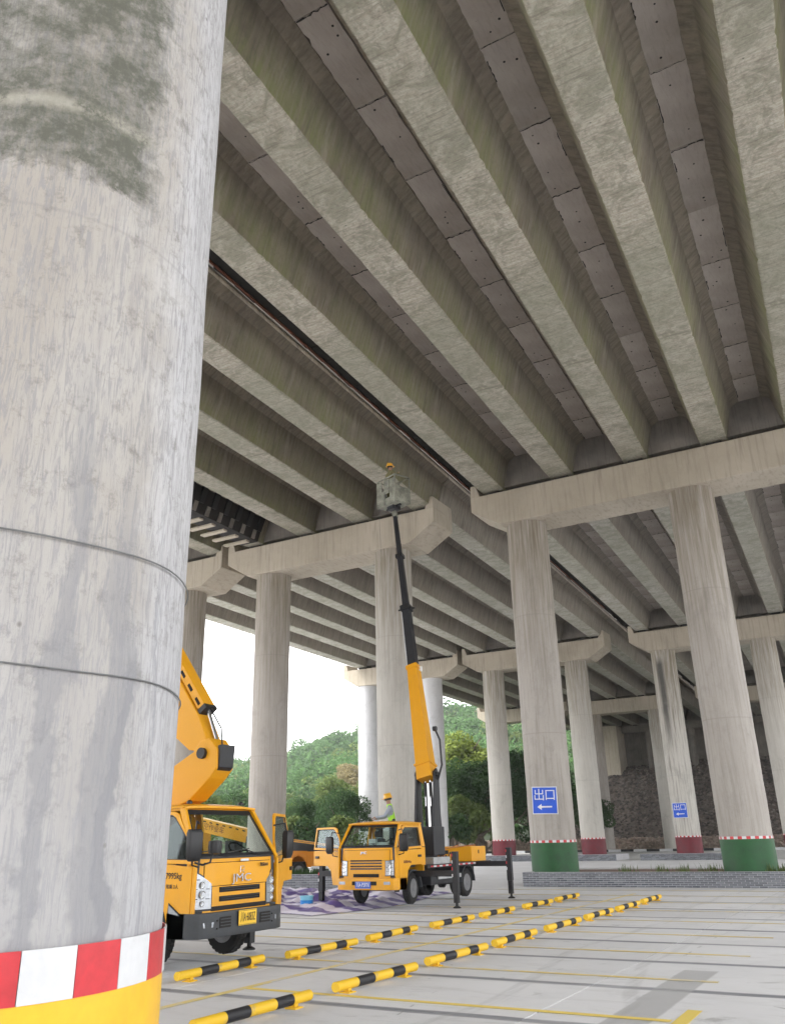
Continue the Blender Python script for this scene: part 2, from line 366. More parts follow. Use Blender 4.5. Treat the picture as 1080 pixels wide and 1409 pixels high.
M['col_pale'] = col_mat('column_pale_concrete', (0.48, 0.46, 0.42), (0.56, 0.54, 0.50), (0.33, 0.30, 0.26), 4.0, 0.35)
M['col_blue'] = col_mat('column_whitewashed', (0.54, 0.545, 0.56), (0.60, 0.605, 0.62), (0.42, 0.42, 0.43), 8.0, 0.35, False)
M['col_stain'] = col_mat('column_soot_stained', (0.46, 0.44, 0.40), (0.54, 0.52, 0.48), (0.15, 0.14, 0.13), 13.0, 0.9)
def near_col():
    t = NT('near_column_concrete'); p = t.geo(); z = p[2]; y = p[1]
    f1 = t.noise((1, 1, 0.4), 0.9, 6, 0.6, dist=0.3); f2 = t.noise((7, 7, 0.35), 2.2, 8, 0.75, loc=(1, 2, 3)); f3 = t.noise((1, 1, 1), 9, 7, 0.78); f4 = t.noise((1, 1, 1), 3.0, 9, 0.8, loc=(4, 4, 7), dist=0.25)
    f6 = t.noise((16, 16, 1.6), 3.0, 6, 0.75, loc=(2, 2, 2), dist=1.2); f7 = t.noise((1, 1, 1), 1.3, 6, 0.7, loc=(8, 3, 1), dist=0.6)
    c = t.mix(t.ramp(f1, 0.38, 0.62), (0.37, 0.340, 0.305), (0.44, 0.425, 0.405))
    wob = t.math('MULTIPLY', t.math('SUBTRACT', f7, 0.5), 0.55)
    ang = t.ramp(t.math('ADD', y, wob), 2.42, 2.62, 0.0, 1.0)                  # right side painted whiter, as open sky lights it
    c = t.mix(t.math('MULTIPLY', ang, 0.9), c, (0.50, 0.50, 0.515))
    c = t.mix(t.ramp(f6, 0.48, 0.58, 0, 0.75), c, (0.27, 0.265, 0.27))
    c = t.mix(t.ramp(f2, 0.50, 0.68, 0, 0.50), c, (0.25, 0.24, 0.245))
    c = t.mix(t.ramp(f3, 0.53, 0.68, 0, 0.75), c, (0.19, 0.18, 0.165))
    c = t.mix(t.ramp(f7, 0.55, 0.70, 0, 0.45), c, (0.50, 0.48, 0.45))
    low = t.ramp(z, 1.2, 3.2, 0.55, 0.0); c = t.mix(low, c, (0.37, 0.375, 0.40))
    # old lichen patch high on the shaft, with a chipped lower edge and a pale lip
    n4 = t.math('SUBTRACT', f4, 0.5)
    side = t.ramp(t.math('ADD', y, t.math('MULTIPLY', n4, 0.75)), 2.26, 2.40, 1.0, 0.0)
    low_ = t.ramp(t.math('ADD', z, t.math('MULTIPLY', n4, 0.7)), 4.52, 4.60)
    k = t.math('MULTIPLY', t.math('MULTIPLY', low_, side), t.ramp(f3, 0.30, 0.52, 0.4, 1.0))
    k = t.math('MULTIPLY', k, t.ramp(t.noise((1, 1, 1), 2.1, 7, 0.75, loc=(5, 5, 1)), 0.36, 0.52, 0.30, 1.0))
    c = t.mix(t.math('MULTIPLY', k, 0.9), c, (0.085, 0.088, 0.066))
    zl = t.math('ADD', z, t.math('MULTIPLY', t.math('SUBTRACT', f1, 0.5), 0.35))
    lin = t.math('MULTIPLY', t.ramp(t.math('ABSOLUTE', t.math('SUBTRACT', zl, 4.95)), 0.01, 0.06, 0.55, 0.0), t.math('MULTIPLY', side, t.ramp(f4, 0.45, 0.55)))
    c = t.mix(lin, c, (0.44, 0.42, 0.35))
    for zz in (4.36, 6.5): c = t.mix(t.ramp(t.math('ABSOLUTE', t.math('SUBTRACT', z, zz)), 0.0, 0.014, 0.35, 0.0), c, (0.25, 0.24, 0.23))
    # grey water runs low down
    yy = t.math('ADD', y, t.math('MULTIPLY', t.math('SUBTRACT', t.noise((1, 1, 1), 1.6, 5, 0.65), 0.5), 0.35))
    for y0, w, z0, z1, a_ in ((2.44, 0.035, 2.25, 2.7, 0.7), (2.37, 0.06, 2.6, 3.3, 0.45), (2.15, 0.05, 2.9, 3.8, 0.5), (2.62, 0.018, 2.5, 3.6, 0.3)):
        q = t.math('MULTIPLY', t.ramp(t.math('ABSOLUTE', t.math('SUBTRACT', yy, y0)), w * 0.6, w, 1.0, 0.0), t.ramp(z, z0, z1, 1.0, 0.0))
        c = t.mix(t.math('MULTIPLY', q, a_), c, (0.215, 0.22, 0.24))
    v = t.new('ShaderNodeTexVoronoi'); v.inputs['Scale'].default_value = 4.1; t.link(t.mapping((1, 1, 0.8)), v.inputs['Vector'])
    c = t.mix(t.ramp(v.outputs['Distance'], 0.02, 0.055, 0.85, 0.0), c, (0.11, 0.10, 0.09))
    t.col(c); t.rough(0.85)
    t.bump(t.math('ADD', t.math('MULTIPLY', f6, 0.7), t.math('MULTIPLY', f3, 0.9)), 0.7, 0.008); return t.m
M['col_near'] = near_col()
M['green'] = plain('green_base_paint', (0.008, 0.078, 0.018), 0.55, var=0.3)
M['maroon'] = plain('maroon_base_paint', (0.135, 0.010, 0.020), 0.6, var=0.3)
M['ybase'] = plain('yellow_base_paint', (0.78, 0.45, 0.02), 0.42, var=0.12)
M['redtape'] = plain('red_reflective_band', (0.55, 0.03, 0.04), 0.35, var=0.25)
M['whitetape'] = plain('white_reflective_band', (0.62, 0.63, 0.65), 0.35, var=0.1)
M['brick'] = [concrete('grey_brick_%d' % i, b, tuple(x * 0.75 for x in b), tuple(x * 1.15 for x in b), big=2, fine=14, streak=0.1, pores=False)
              for i, b in enumerate([(0.155, 0.165, 0.19), (0.21, 0.225, 0.25), (0.115, 0.125, 0.145)])]
M['mortar'] = concrete('pale_mortar', (0.50, 0.50, 0.52), (0.42, 0.42, 0.44), (0.56, 0.56, 0.58), big=2, fine=12, streak=0.1)
M['soil'] = concrete('red_soil', (0.15, 0.085, 0.06), (0.10, 0.06, 0.045), (0.20, 0.115, 0.08), big=2, fine=10, streak=0.1, bumpd=0.04, pores=False)
M['rubble'] = [concrete('rubble_%d' % i, b, tuple(x * 0.6 for x in b), tuple(x * 1.3 for x in b), big=0.9, fine=5, streak=0.1, pores=False, bumpd=0.05)
               for i, b in enumerate([(0.13, 0.105, 0.088), (0.20, 0.165, 0.14), (0.07, 0.058, 0.05)])]
M['stone'] = [concrete('wall_stone_%d' % i, b, tuple(x * 0.7 for x in b), tuple(x * 1.25 for x in b), big=1.2, fine=6, streak=0.1, pores=False, bumpd=0.04)
              for i, b in enumerate([(0.36, 0.28, 0.23), (0.42, 0.35, 0.29), (0.27, 0.21, 0.17)])]
M['cpaint'] = None
def carpaint(name, c, rough=0.32):
    t = NT(name); f = t.noise((1, 1, 1), 1.6, 6, 0.7, dist=0.5); f2 = t.noise((1, 1, 1), 30, 3, 0.6); z = t.xyz()[2]
    k = t.math('MULTIPLY', t.ramp(z, 0.40, 1.15, 0.75, 0.10), t.ramp(f, 0.38, 0.62, 0.15, 1.0))
    cc = t.mix(k, c, (0.42, 0.22, 0.05)); cc = t.mix(t.ramp(f2, 0.5, 0.8, 0, 0.10), cc, (0.45, 0.25, 0.06))
    t.col(cc); t.rough(t.ramp(f, 0.3, 0.7, rough, rough + 0.2)); t.b.inputs['Coat Weight'].default_value = 0.15; t.b.inputs['Coat Roughness'].default_value = 0.2; t.b.inputs['Specular IOR Level'].default_value = 0.3
    t.bump(f, 0.04, 0.01)
    return t.m
M['truck'] = carpaint('truck_yellow_paint', (0.76, 0.35, 0.004))
M['boom'] = carpaint('boom_yellow_paint', (0.70, 0.32, 0.004), 0.4)
M['orange'] = carpaint('orange_body_paint', (0.68, 0.24, 0.012), 0.4)
M['plastic'] = plain('grey_bumper_plastic', (0.034, 0.038, 0.044), 0.55, var=0.25)
M['dark'] = plain('black_steel', (0.008, 0.008, 0.010), 0.5, var=0.3)
M['dark2'] = plain('worn_black_steel', (0.013, 0.0135, 0.018), 0.5, 0.0, var=0.5)
M['rubber'] = plain('tyre_rubber', (0.014, 0.0135, 0.0135), 0.9, var=0.35)
M['rim'] = plain('grey_wheel_steel', (0.20, 0.20, 0.21), 0.55, 0.3, var=0.3)
M['chrome'] = plain('chrome_trim', (0.65, 0.66, 0.68), 0.2, 0.9)
M['alu'] = plain('dull_aluminium', (0.48, 0.49, 0.50), 0.45, 0.5, var=0.25)
M['lens'] = plain('headlamp_lens', (0.40, 0.43, 0.47), 0.12, 0.35, coat=1.0, var=0.35)
M['amber'] = plain('amber_lens', (0.75, 0.22, 0.03), 0.2, coat=1.0)
M['redlens'] = plain('red_lens', (0.55, 0.02, 0.02), 0.25, coat=1.0)
M['seat'] = plain('seat_fabric', (0.06, 0.065, 0.075), 0.9)
M['interior'] = plain('cab_interior', (0.10, 0.085, 0.065), 0.8)
M['white'] = plain('white_enamel', (0.70, 0.71, 0.72), 0.45)
M['blackink'] = plain('black_lettering', (0.03, 0.02, 0.012), 0.5)
M['blue'] = plain('sign_blue', (0.005, 0.085, 0.60), 0.4)
M['plateblue'] = plain('plate_blue', (0.02, 0.09, 0.5), 0.4)
M['plateyellow'] = plain('plate_yellow', (0.80, 0.50, 0.03), 0.4)
M['rust'] = plain('rusty_steel', (0.16, 0.055, 0.03), 0.85, var=0.5)
M['wire'] = plain('galvanised_wire', (0.22, 0.225, 0.23), 0.5, 0.6)
M['skin'] = plain('skin', (0.36, 0.21, 0.14), 0.6); M['trousers'] = plain('dark_work_trousers', (0.03, 0.033, 0.05), 0.9)
M['shirt'] = plain('grey_work_shirt', (0.36, 0.40, 0.47), 0.9); M['vest'] = plain('lime_hi_vis_vest', (0.42, 0.80, 0.05), 0.7)
M['olive'] = plain('olive_work_clothes', (0.17, 0.155, 0.07), 0.9)
M['helmet'] = plain('yellow_helmet_plastic', (0.80, 0.42, 0.02), 0.3, coat=0.5); M['hair'] = plain('black_hair', (0.015, 0.013, 0.012), 0.6)
M['grime'] = plain('cement_splashed_steel', (0.25, 0.255, 0.21), 0.9, var=0.6)
M['bark'] = concrete('bark', (0.12, 0.095, 0.07), (0.08, 0.06, 0.045), (0.16, 0.13, 0.10), big=2, fine=9, pores=False)
M['hose'] = plain('orange_hose', (0.45, 0.16, 0.03), 0.5)
def glass(name, tint, alpha=0.35):
    t = NT(name); tr = t.new('ShaderNodeBsdfTransparent'); tr.inputs[0].default_value = hexa(tint)
    gl = t.new('ShaderNodeBsdfGlossy'); gl.inputs['Roughness'].default_value = 0.03; gl.inputs[0].default_value = (0.9, 0.95, 1, 1)
    fr = t.new('ShaderNodeLayerWeight'); fr.inputs[0].default_value = 0.5
    mx = t.new('ShaderNodeMixShader'); k = t.math('ADD', t.math('MULTIPLY', t.math('POWER', fr.outputs['Facing'], 4.0), 0.7), 0.04)
    t.link(k, mx.inputs[0]); t.link(tr.outputs[0], mx.inputs[1]); t.link(gl.outputs[0], mx.inputs[2])
    t.link(mx.outputs[0], t.n['Material Output'].inputs['Surface']); return t.m
M['glass'] = glass('cab_glass', (0.80, 0.86, 0.84)); M['glass_dark'] = glass('tinted_cab_glass', (0.42, 0.48, 0.47))
def leaf(name, a, b):
    t = NT(name); oi = t.new('ShaderNodeObjectInfo'); f = t.noise((1, 1, 1), 0.55, 4, 0.65); f2 = t.noise((1, 1, 1), 6.0, 3, 0.7)
    k = t.math('ADD', t.math('MULTIPLY', f, 0.55), t.math('MULTIPLY', f2, 0.45))
    c = t.mix(t.ramp(k, 0.36, 0.62), a, b)
    c = t.mix(t.math('MULTIPLY', oi.outputs['Random'], 0.35), c, tuple(x * 0.6 for x in a))
    t.col(c); t.rough(0.9); t.b.inputs['Specular IOR Level'].default_value = 0.12; t.b.inputs['Transmission Weight'].default_value = 0.0
    tl = t.new('ShaderNodeBsdfTranslucent'); t.link(c, tl.inputs[0]); mx = t.new('ShaderNodeMixShader'); mx.inputs[0].default_value = 0.3
    t.link(t.b.outputs[0], mx.inputs[1]); t.link(tl.outputs[0], mx.inputs[2]); t.link(mx.outputs[0], t.n['Material Output'].inputs['Surface'])
    return t.m
M['leaf_dark'] = leaf('dark_green_leaves', (0.028, 0.06, 0.024), (0.075, 0.135, 0.05))
M['leaf_mid'] = leaf('mid_green_leaves', (0.07, 0.105, 0.035), (0.17, 0.225, 0.07))
M['leaf_lime'] = leaf('yellow_green_leaves', (0.14, 0.19, 0.04), (0.29, 0.35, 0.09))
M['leaf_rust'] = leaf('rusty_brown_leaves', (0.17, 0.145, 0.07), (0.30, 0.25, 0.13))
M['leaf_hill'] = leaf('hillside_leaves', (0.055, 0.115, 0.04), (0.10, 0.19, 0.06))
# ------------------------------------------------------------------ ground, slabs, lines
K = 0.048                       # the viaducts run a little askew of the parking grid
def bx(w, y): return w - K * y
ROWS = [1.6, 31.3, 61.0, 91.3]; ABUT = 117.0
ZB, ZC, ZCB = 15.2, 15.02, 13.62     # girder soffit, cap top, cap bottom
def struct(o): o['kind'] = 'structure'; return o
g = MB(); g.grid(lambda u, v: (-420 + 840 * u, -300 + 700 * v, -0.03), 12, 12)
ground = struct(g.obj('ground', M['dirt']))
pv = MB(); pv.box(-75, 40, -45, 94.0, -0.024, -0.012)
parking = struct(pv.obj('parking_lot', M['ground'])); 
# poured slabs, joints open between them (parts of the parking lot)
XS = [-22.0 + 4.6 * i for i in range(0, 8)]; YS = [2.08 + 2.2 * i for i in range(0, 13)]
for i in range(len(XS) - 1):
    for j in range(len(YS) - 1):
        b = MB(); gz = rnd.uniform(-0.002, 0.002)
        b.box(XS[i] + 0.008, XS[i + 1] - 0.008, YS[j] + 0.008, YS[j + 1] - 0.008, -0.02, gz)
        b.obj('concrete_slab', M['ground'], parking)
def surround(x0, x1, y0, y1):
    b = MB(); b.box(x0, x1, y0, y1, -0.02, 0.0); b.obj('concrete_apron', M['ground'], parking)
surround(-75, XS[0] - 0.008, -45, 60); surround(XS[-1] + 0.008, 40, -45, 60)
surround(XS[0], XS[-1], -45, YS[0] - 0.008); surround(XS[0], XS[-1], YS[-1] + 0.008, 60)
b = MB(); b.box(-75, 40, 60.01, 93.9, -0.02, 0.002); struct(b.obj('access_road', M['road']))
def line(x0, y0, x1, y1, w, mat='yline'):
    b = MB(); b.bar((x0, y0, 0.0055), (x1, y1, 0.0055), w, 0.003); return b
for k, (a, c_) in enumerate([((-7.38, 2.5), (-7.38, 27.0))]):
    line(*a, *c_, 0.11).obj('bay_line', M['yline'], parking)
for j in range(9):
    y = 9.15 + 2.43 * j
    if j < 2 or j > 0: line(-7.32, y, -2.3, y, 0.10).obj('bay_line', M['yline2' if j < 1 else 'yline'], parking)
    if j > 0: line(-12.4, y, -7.44, y, 0.10).obj('bay_line', M['yline'], parking)
line(-2.2, 3.0, -2.2, 9.75, 0.14).obj('bay_line', M['yline2'], parking)

# ------------------------------------------------------------------ piers
def ring_piece(r, z0, z1, a0, a1, cx, cy, mat, name, parent, t=0.006):
    n = max(2, int((a1 - a0) / 0.09)); b = MB()
    b.slab(lambda u, v: (cx + r * math.cos(a0 + (a1 - a0) * u), cy + r * math.sin(a0 + (a1 - a0) * u), z0 + (z1 - z0) * v), n, 1, (0, 0, 0.0001))
    # give the band its thickness outwards
    m = b.v; h = len(m) // 2
    b.v = m[:h] + [(cx + (x - cx) * (r + t) / r, cy + (y - cy) * (r + t) / r, z) for x, y, z in m[:h]]
    return b.obj(name, mat, parent, smooth=True)
def column(parent, w, y, mat, r=0.82, z0=0.0, base=None, cy=None, cx=None):
    x = bx(w, y) if cx is None else cx
    b = MB(); n = 24; zs = [z0 - 0.05] + [z0 + (ZCB - z0) * i / n for i in range(1, n + 1)]; zs[-1] = ZCB
    pts = [(x, y, z) for z in zs]; b.tube(pts, [r + 0.004 * math.sin(i * 2.1) for i in range(len(pts))], 56)
    c = b.obj('column', mat, parent, smooth=True)
    if base:
        m, zb, zt = base
        b = MB(); b.lathe((x, y, 0), [(r + 0.006, zb), (r + 0.012, zb), (r + 0.012, zt), (r + 0.006, zt)], 'Z', 56)
        b.obj('painted_base', M[m], c, smooth=True)
    return c
def dashes(c, x, y, r, z0, z1, n, mats=('whitetape', 'redtape')):
    for k, mn in enumerate(mats):
        b = MB()
        for i in range(k, n, len(mats)):
            a0, a1 = 2 * math.pi * i / n, 2 * math.pi * (i + 1) / n
            vs = [(x + rr * math.cos(a), y + rr * math.sin(a), z) for z in (z0, z1) for rr in (r + 0.004, r + 0.014) for a in (a0, a1)]
            b.add(vs, [(0, 1, 3, 2), (4, 6, 7, 5), (2, 3, 7, 6), (0, 4, 5, 1), (0, 2, 6, 4), (1, 5, 7, 3)])
        b.obj('reflective_band', M[mn], c, kind='stuff')
def pier(y, w0, w1, cols, label, base=None, mats=None, plz=0.0, group='concrete bridge piers'):
    t = thing('bridge_pier', label, 'bridge pier', (0, 0, 0), 0, group)
    x0, x1 = bx(w0, y), bx(w1, y); hy = 0.92
    b = MB(); zt = ZC
    prof = [(x0, zt), (x0, 14.38), (x0 + 1.25, ZCB), (x1 - 1.25, ZCB), (x1, 14.38), (x1, zt)]
    b.prism([(x, y - hy, z) for x, z in prof], (0, 2 * hy, 0))
    b.obj('cap_beam', M['cap'], t, bevel=0.03)
    for s, xe in ((1, x0), (-1, x1)):
        b = MB(); xi = xe + s * 0.32; b.prism([(xe, y - hy + 0.003, zt), (xi + s * 0.1, y - hy + 0.003, zt), (xi - s * 0.06, y - hy + 0.003, zt + 0.52), (xe + s * 0.02, y - hy + 0.003, zt + 0.52)], (0, 2 * hy - 0.006, 0))
        b.obj('shear_key', M['cap'], t, bevel=0.02)
    for k, w in enumerate(cols):
        m = M[(mats or ['col_pale'] * 9)[k]]
        c = column(t, w, y, m, z0=plz if base else 0, base=(base, plz - 0.04, plz + 0.96) if base else None)
        if base: dashes(c, bx(w, y), y, 0.82, plz + 0.96, plz + 1.04, 40)
    return t
# decks: (edge left, edge right, girder centres, columns)
DL3 = dict(w0=-36.1, w1=-25.42, g=[-34.52, -31.7, -28.85, -26.05], c=[-34.3, -28.2])
DL = dict(w0=-25.02, w1=-13.62, g=[-23.6, -20.55, -17.42, -14.36], c=[-22.85, -16.2])
DR = dict(w0=-11.85, w1=14.8, g=[-10.95, -7.95, -4.95, -2.02, 0.93, 3.9, 6.87, 9.84, 12.8], c=[-9.8, -3.2, 5.0, 12.4])  # extra width on the right is unseen, added to dim the near column
pier(ROWS[0], DL3['w0'], DL3['w1'], DL3['c'], 'pier of the far left viaduct standing beside the camera, out of view')
pier(ROWS[0], DL['w0'], DL['w1'], DL['c'], 'pier of the middle viaduct beside the camera, out of view')
pier(ROWS[1], DL3['w0'], DL3['w1'], DL3['c'], 'grey pier half hidden behind the big foreground column, under the far left viaduct', None, ['col_grey', 'col_grey'])
pier(ROWS[1], DL['w0'], DL['w1'], DL['c'], 'two column pier behind the raised boom truck, its cap just under the lift basket', None, ['col_grey', 'col_pale'])
pier(ROWS[1], DR['w0'], DR['w1'], DR['c'], 'pier on green painted bases in the brick planter, exit sign on one column', 'green', ['col_grey', 'col_grey', 'col_pale', 'col_pale'], 0.45)
pier(ROWS[2], DL3['w0'], DL3['w1'], DL3['c'], 'pale whitewashed pair of columns in the second row, against the wooded hill', None, ['col_blue', 'col_blue'])
pier(ROWS[2], DL['w0'], DL['w1'], DL['c'], 'second row pier on maroon bases seen either side of the green based column', 'maroon', ['col_pale', 'col_pale'], 0.4)
pier(ROWS[2], DR['w0'], DR['w1'], DR['c'], 'second row pier with a black soot stain running down its left column', 'maroon', ['col_stain', 'col_pale', 'col_pale', 'col_pale'], 0.4)
pier(ROWS[3], DL3['w0'], DL3['w1'], DL3['c'], 'farthest pier of the far left viaduct, its short cap above the dark trees', None, ['col_pale', 'col_pale'])
pier(ROWS[3], DL['w0'], DL['w1'], DL['c'], 'farthest pier framing the dark rubble slope', None, ['col_grey', 'col_pale'])
pier(ROWS[3], DR['w0'], DR['w1'], DR['c'], 'farthest pier of the right hand viaduct', None, ['col_pale'] * 4)
# near pier: its column fills the left of the picture
NX, NY, NR = -3.46, 2.42, 0.82
t = thing('bridge_pier', 'huge weathered foreground column with yellow base and red and white band', 'bridge pier', (0, 0, 0), 0, 'concrete bridge piers')
b = MB(); x0, x1 = bx(DR['w0'], NY), bx(DR['w1'], NY); prof = [(x0, ZC), (x0, 14.38), (x0 + 1.25, ZCB), (x1 - 1.25, ZCB), (x1, 14.38), (x1, ZC)]
b.prism([(x, NY - .92, z) for x, z in prof], (0, 1.84, 0)); b.obj('cap_beam', M['cap'], t, bevel=0.03)
nc = column(t, 0, NY, M['col_near'], NR, 0, ('ybase', 0.0, 1.16), cx=NX)
column(t, -9.9, NY, M['col_pale']); column(t, 5.0, NY, M['col_pale'])
column(t, 12.4, NY, M['col_pale'])
n_ = 26
for i in range(n_):
    a0 = 2 * math.pi * i / n_ + R(7.5); a1 = a0 + 2 * math.pi / n_ - 0.004
    ring_piece(NR + 0.012, 1.16, 1.325, a0, a1, NX, NY, M['redtape' if i % 2 else 'whitetape'], 'reflective_band', nc)
for zc, amp, lab in ((2.79, 0.012, 'thin grey wire tied round the foreground column, the upper of two'), (2.27, 0.02, 'thin grey wire tied round the foreground column, the lower of two')):
    pts = []
    for i in range(64):
        a = 2 * math.pi * i / 64; pts.append((NX + (NR + 0.011) * math.cos(a), NY + (NR + 0.011) * math.sin(a), zc + amp * math.cos(a + 0.9) + 0.008 * math.sin(5 * a)))
    b = MB(); b.tube(pts, 0.0036, 6, closed=True); o = b.obj('wire_tie', M['wire'], None, smooth=True)
    o['label'] = lab; o['category'] = 'wire'; o['group'] = 'wires round the column'

# ------------------------------------------------------------------ decks
def girder_mesh(y0, y1, near, mats):
    # half section (dw, z): soffit, web, haunch, flange
    pr = [(-0.44, ZB), (-0.475, ZB + 0.035), (-0.79, 16.42), (-1.10, 16.62), (-1.10, 16.80), (1.10, 16.80), (1.10, 16.62), (0.79, 16.42), (0.475, ZB + 0.035), (0.44, ZB)]
    n = 260 if near else 6; vs = []; rr = random.Random(int(y0 * 10) + 3)
    for i in range(n + 1):
        y = y0 + (y1 - y0) * i / n
        for k, (w, z) in enumerate(pr):
            j = 0.0
            if near and k in (0, 1, 8, 9): j = rr.uniform(-0.006, 0.006) + (rr.uniform(.01, .035) if rr.random() < 0.07 else 0) * (-1 if k > 5 else 1)
            vs.append((bx(w, y) + j, y, z + (abs(j) * 0.5 if k in (0, 9) else 0)))
    P = len(pr); fs = []; ms = []
    for i in range(n):
        for k in range(P):
            l = (k + 1) % P; fs.append((i * P + k, i * P + l, (i + 1) * P + l, (i + 1) * P + k)); ms.append(0 if k == P - 1 or k in (0, 8) else 1)
    fs.append(tuple(range(P))); ms.append(1); fs.append(tuple(n * P + k for k in range(P - 1, -1, -1))); ms.append(1)
    b = MB(); b.v = vs; b.f = fs; b.m = ms
    return b.mesh('girder', mats)
SP = [(-28.0, ROWS[0]), (ROWS[0], ROWS[1]), (ROWS[1], ROWS[2]), (ROWS[2], ROWS[3]), (ROWS[3], ABUT)]
GM = []
for k, (a, c_) in enumerate(SP):
    GM.append(girder_mesh(a + 0.04, c_ - 0.04, k in (1, 2), [M['soffit' if k < 2 else 'soffit2'], M['web' if k < 2 else 'web2']]))
def panel_mesh(L, seed, holes=True):
    rr = random.Random(seed); n = 16; h = 0.375; vs = []; b = MB()
    lo = [(-h + rr.uniform(-0.016, 0.012), L * i / n) for i in range(n + 1)]; hi = [(h + rr.uniform(-0.012, 0.016), L * i / n) for i in range(n, -1, -1)]
    if rr.random() < 0.5: q = rr.randint(3, n - 3); lo[q] = (lo[q][0] + 0.03, lo[q][1])
    poly = [(x - K * y, y + (rr.uniform(-0.006, 0.006) if 0 < i < 34 else 0), 16.60) for i, (x, y) in enumerate(lo + hi)]
    b.prism(poly, (0, 0, 0.17), 0)
    if holes:
        for _ in range(rr.randint(2, 4)):
            x, y, r = rr.uniform(-0.22, 0.22), rr.uniform(0.2, L - 0.2), rr.uniform(0.018, 0.032); b.cyl((x - K * y, y, 16.597), (x - K * y, y, 16.61), r, n=8, m=1)
    if rr.random() < .75:       # broken, dark end joint
        n2 = 9; wd = rr.uniform(.010, .035); a = [(-h * .98 + 1.96 * h * i / n2, rr.uniform(-.015, .02)) for i in range(n2 + 1)]; c2 = [(x, y + wd * rr.uniform(.3, 1.5)) for x, y in reversed(a)]
        b.prism([(x - K * y, y, 16.5965) for x, y in a + c2], (0, 0, .02), 1)
    if rr.random() < .5:        # spalled side
        y0, L2 = rr.uniform(.2, 1.2), rr.uniform(.3, 1.0); sx = rr.choice((-1, 1)); a = [(sx * (h - .005), y0 + L2 * i / 6) for i in range(7)]; c2 = [(sx * (h - .005 - rr.uniform(.008, .035)), y) for x, y in reversed(a)]
        b.prism([(x - K * y, y, 16.5965) for x, y in a + c2], (0, 0, .02), 1)
    return b.mesh('slab_panel', [M['panel'], M['hole']])
PL = 2.42; PM = [panel_mesh(PL - 0.02, s) for s in range(11)]
def deck(D, label, spans, pan):
    t = thing('viaduct_deck', label, 'bridge deck', (0, 0, 0), 0, 'parallel concrete viaduct decks')
    for k in spans:
        y0, y1 = SP[k]
        for gi, w in enumerate(D['g']): put('girder', GM[k], t, (w, 0, 0))
        for a, c_ in zip(D['g'][:-1], D['g'][1:]):
            for yy in ((y0 + 0.30, y0 + 0.62), (y1 - 0.62, y1 - 0.30)):
                b = MB(); e = 0.01
                pr = [(a + 0.475 + e, ZB + 0.1), (c_ - 0.475 - e, ZB + 0.1), (c_ - 0.78, 16.40), (c_ - 1.0, 16.60), (a + 1.0, 16.60), (a + 0.78, 16.40)]
                b.prism([(bx(w, yy[0]), yy[0], z) for w, z in pr], (-K * (yy[1] - yy[0]), yy[1] - yy[0], 0))
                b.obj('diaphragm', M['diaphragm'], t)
            mid = (a + c_) / 2; gap = c_ - a - 2.2
            if k in pan:
                y = y0 + 0.64; i = rnd.randint(0, 6)
                while y < y1 - 0.7:
                    o = put('slab_panel', PM[i % 11], t, (mid - K * y + (0), y, rnd.uniform(-0.012, 0.008))); i += rnd.randint(1, 3); y += PL
            else:
                b = MB(); b.prism([(bx(mid - 0.39, y0 + .05), y0 + .05, 16.61), (bx(mid + 0.39, y0 + .05), y0 + .05, 16.61), (bx(mid + 0.39, y1 - .05), y1 - .05, 16.61), (bx(mid - 0.39, y1 - .05), y1 - .05, 16.61)], (0, 0, 0.15))
                b.obj('joint_strip', M['panel'], t)
            # bearings under the girder ends
        for w in D['g']:
            for yy in (y0 + 0.45, y1 - 0.45):
                b = MB(); b.box(bx(w, yy) - 0.28, bx(w, yy) + 0.28, yy - 0.2, yy + 0.2, ZC, ZB); b.obj('bearing', M['dark'], t)
    ya, yb = SP[spans[0]][0], SP[spans[-1]][1]
    wl_, wr_ = D['g'][0] - 1.15, D['g'][-1] + 1.15
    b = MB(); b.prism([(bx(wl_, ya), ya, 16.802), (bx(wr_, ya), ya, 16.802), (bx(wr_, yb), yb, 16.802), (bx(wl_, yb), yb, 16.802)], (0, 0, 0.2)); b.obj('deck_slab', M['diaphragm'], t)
    for w, s in ((wl_, 1), (wr_, -1)):
        b = MB(); pr = [(w, 17.005), (w + s * .42, 17.005), (w + s * .2, 17.3), (w + s * .14, 17.95), (w, 17.95)]
        b.prism([(bx(q, ya), ya, z) for q, z in pr], (-K * (yb - ya), yb - ya, 0)); b.obj('parapet', M['cap'], t)
    return t
deck(DL3, 'far left viaduct deck with its outer girder edge against the white sky', [1, 2, 3], [])
dl_ = deck(DL, 'middle viaduct deck above the man lift basket', [0, 1, 2, 3], [1])
deck(DR, 'nearest viaduct deck filling the top of the picture with green stained girders', [0, 1, 2, 3], [1, 2])
for D, lab in ((DL3, 'last span of the far left viaduct reaching the wooded hillside'), (DL, 'last span of the middle viaduct running into the dark abutment'), (DR, 'last span of the right hand viaduct over the rubble slope')):
    deck(D, lab, [4], [])
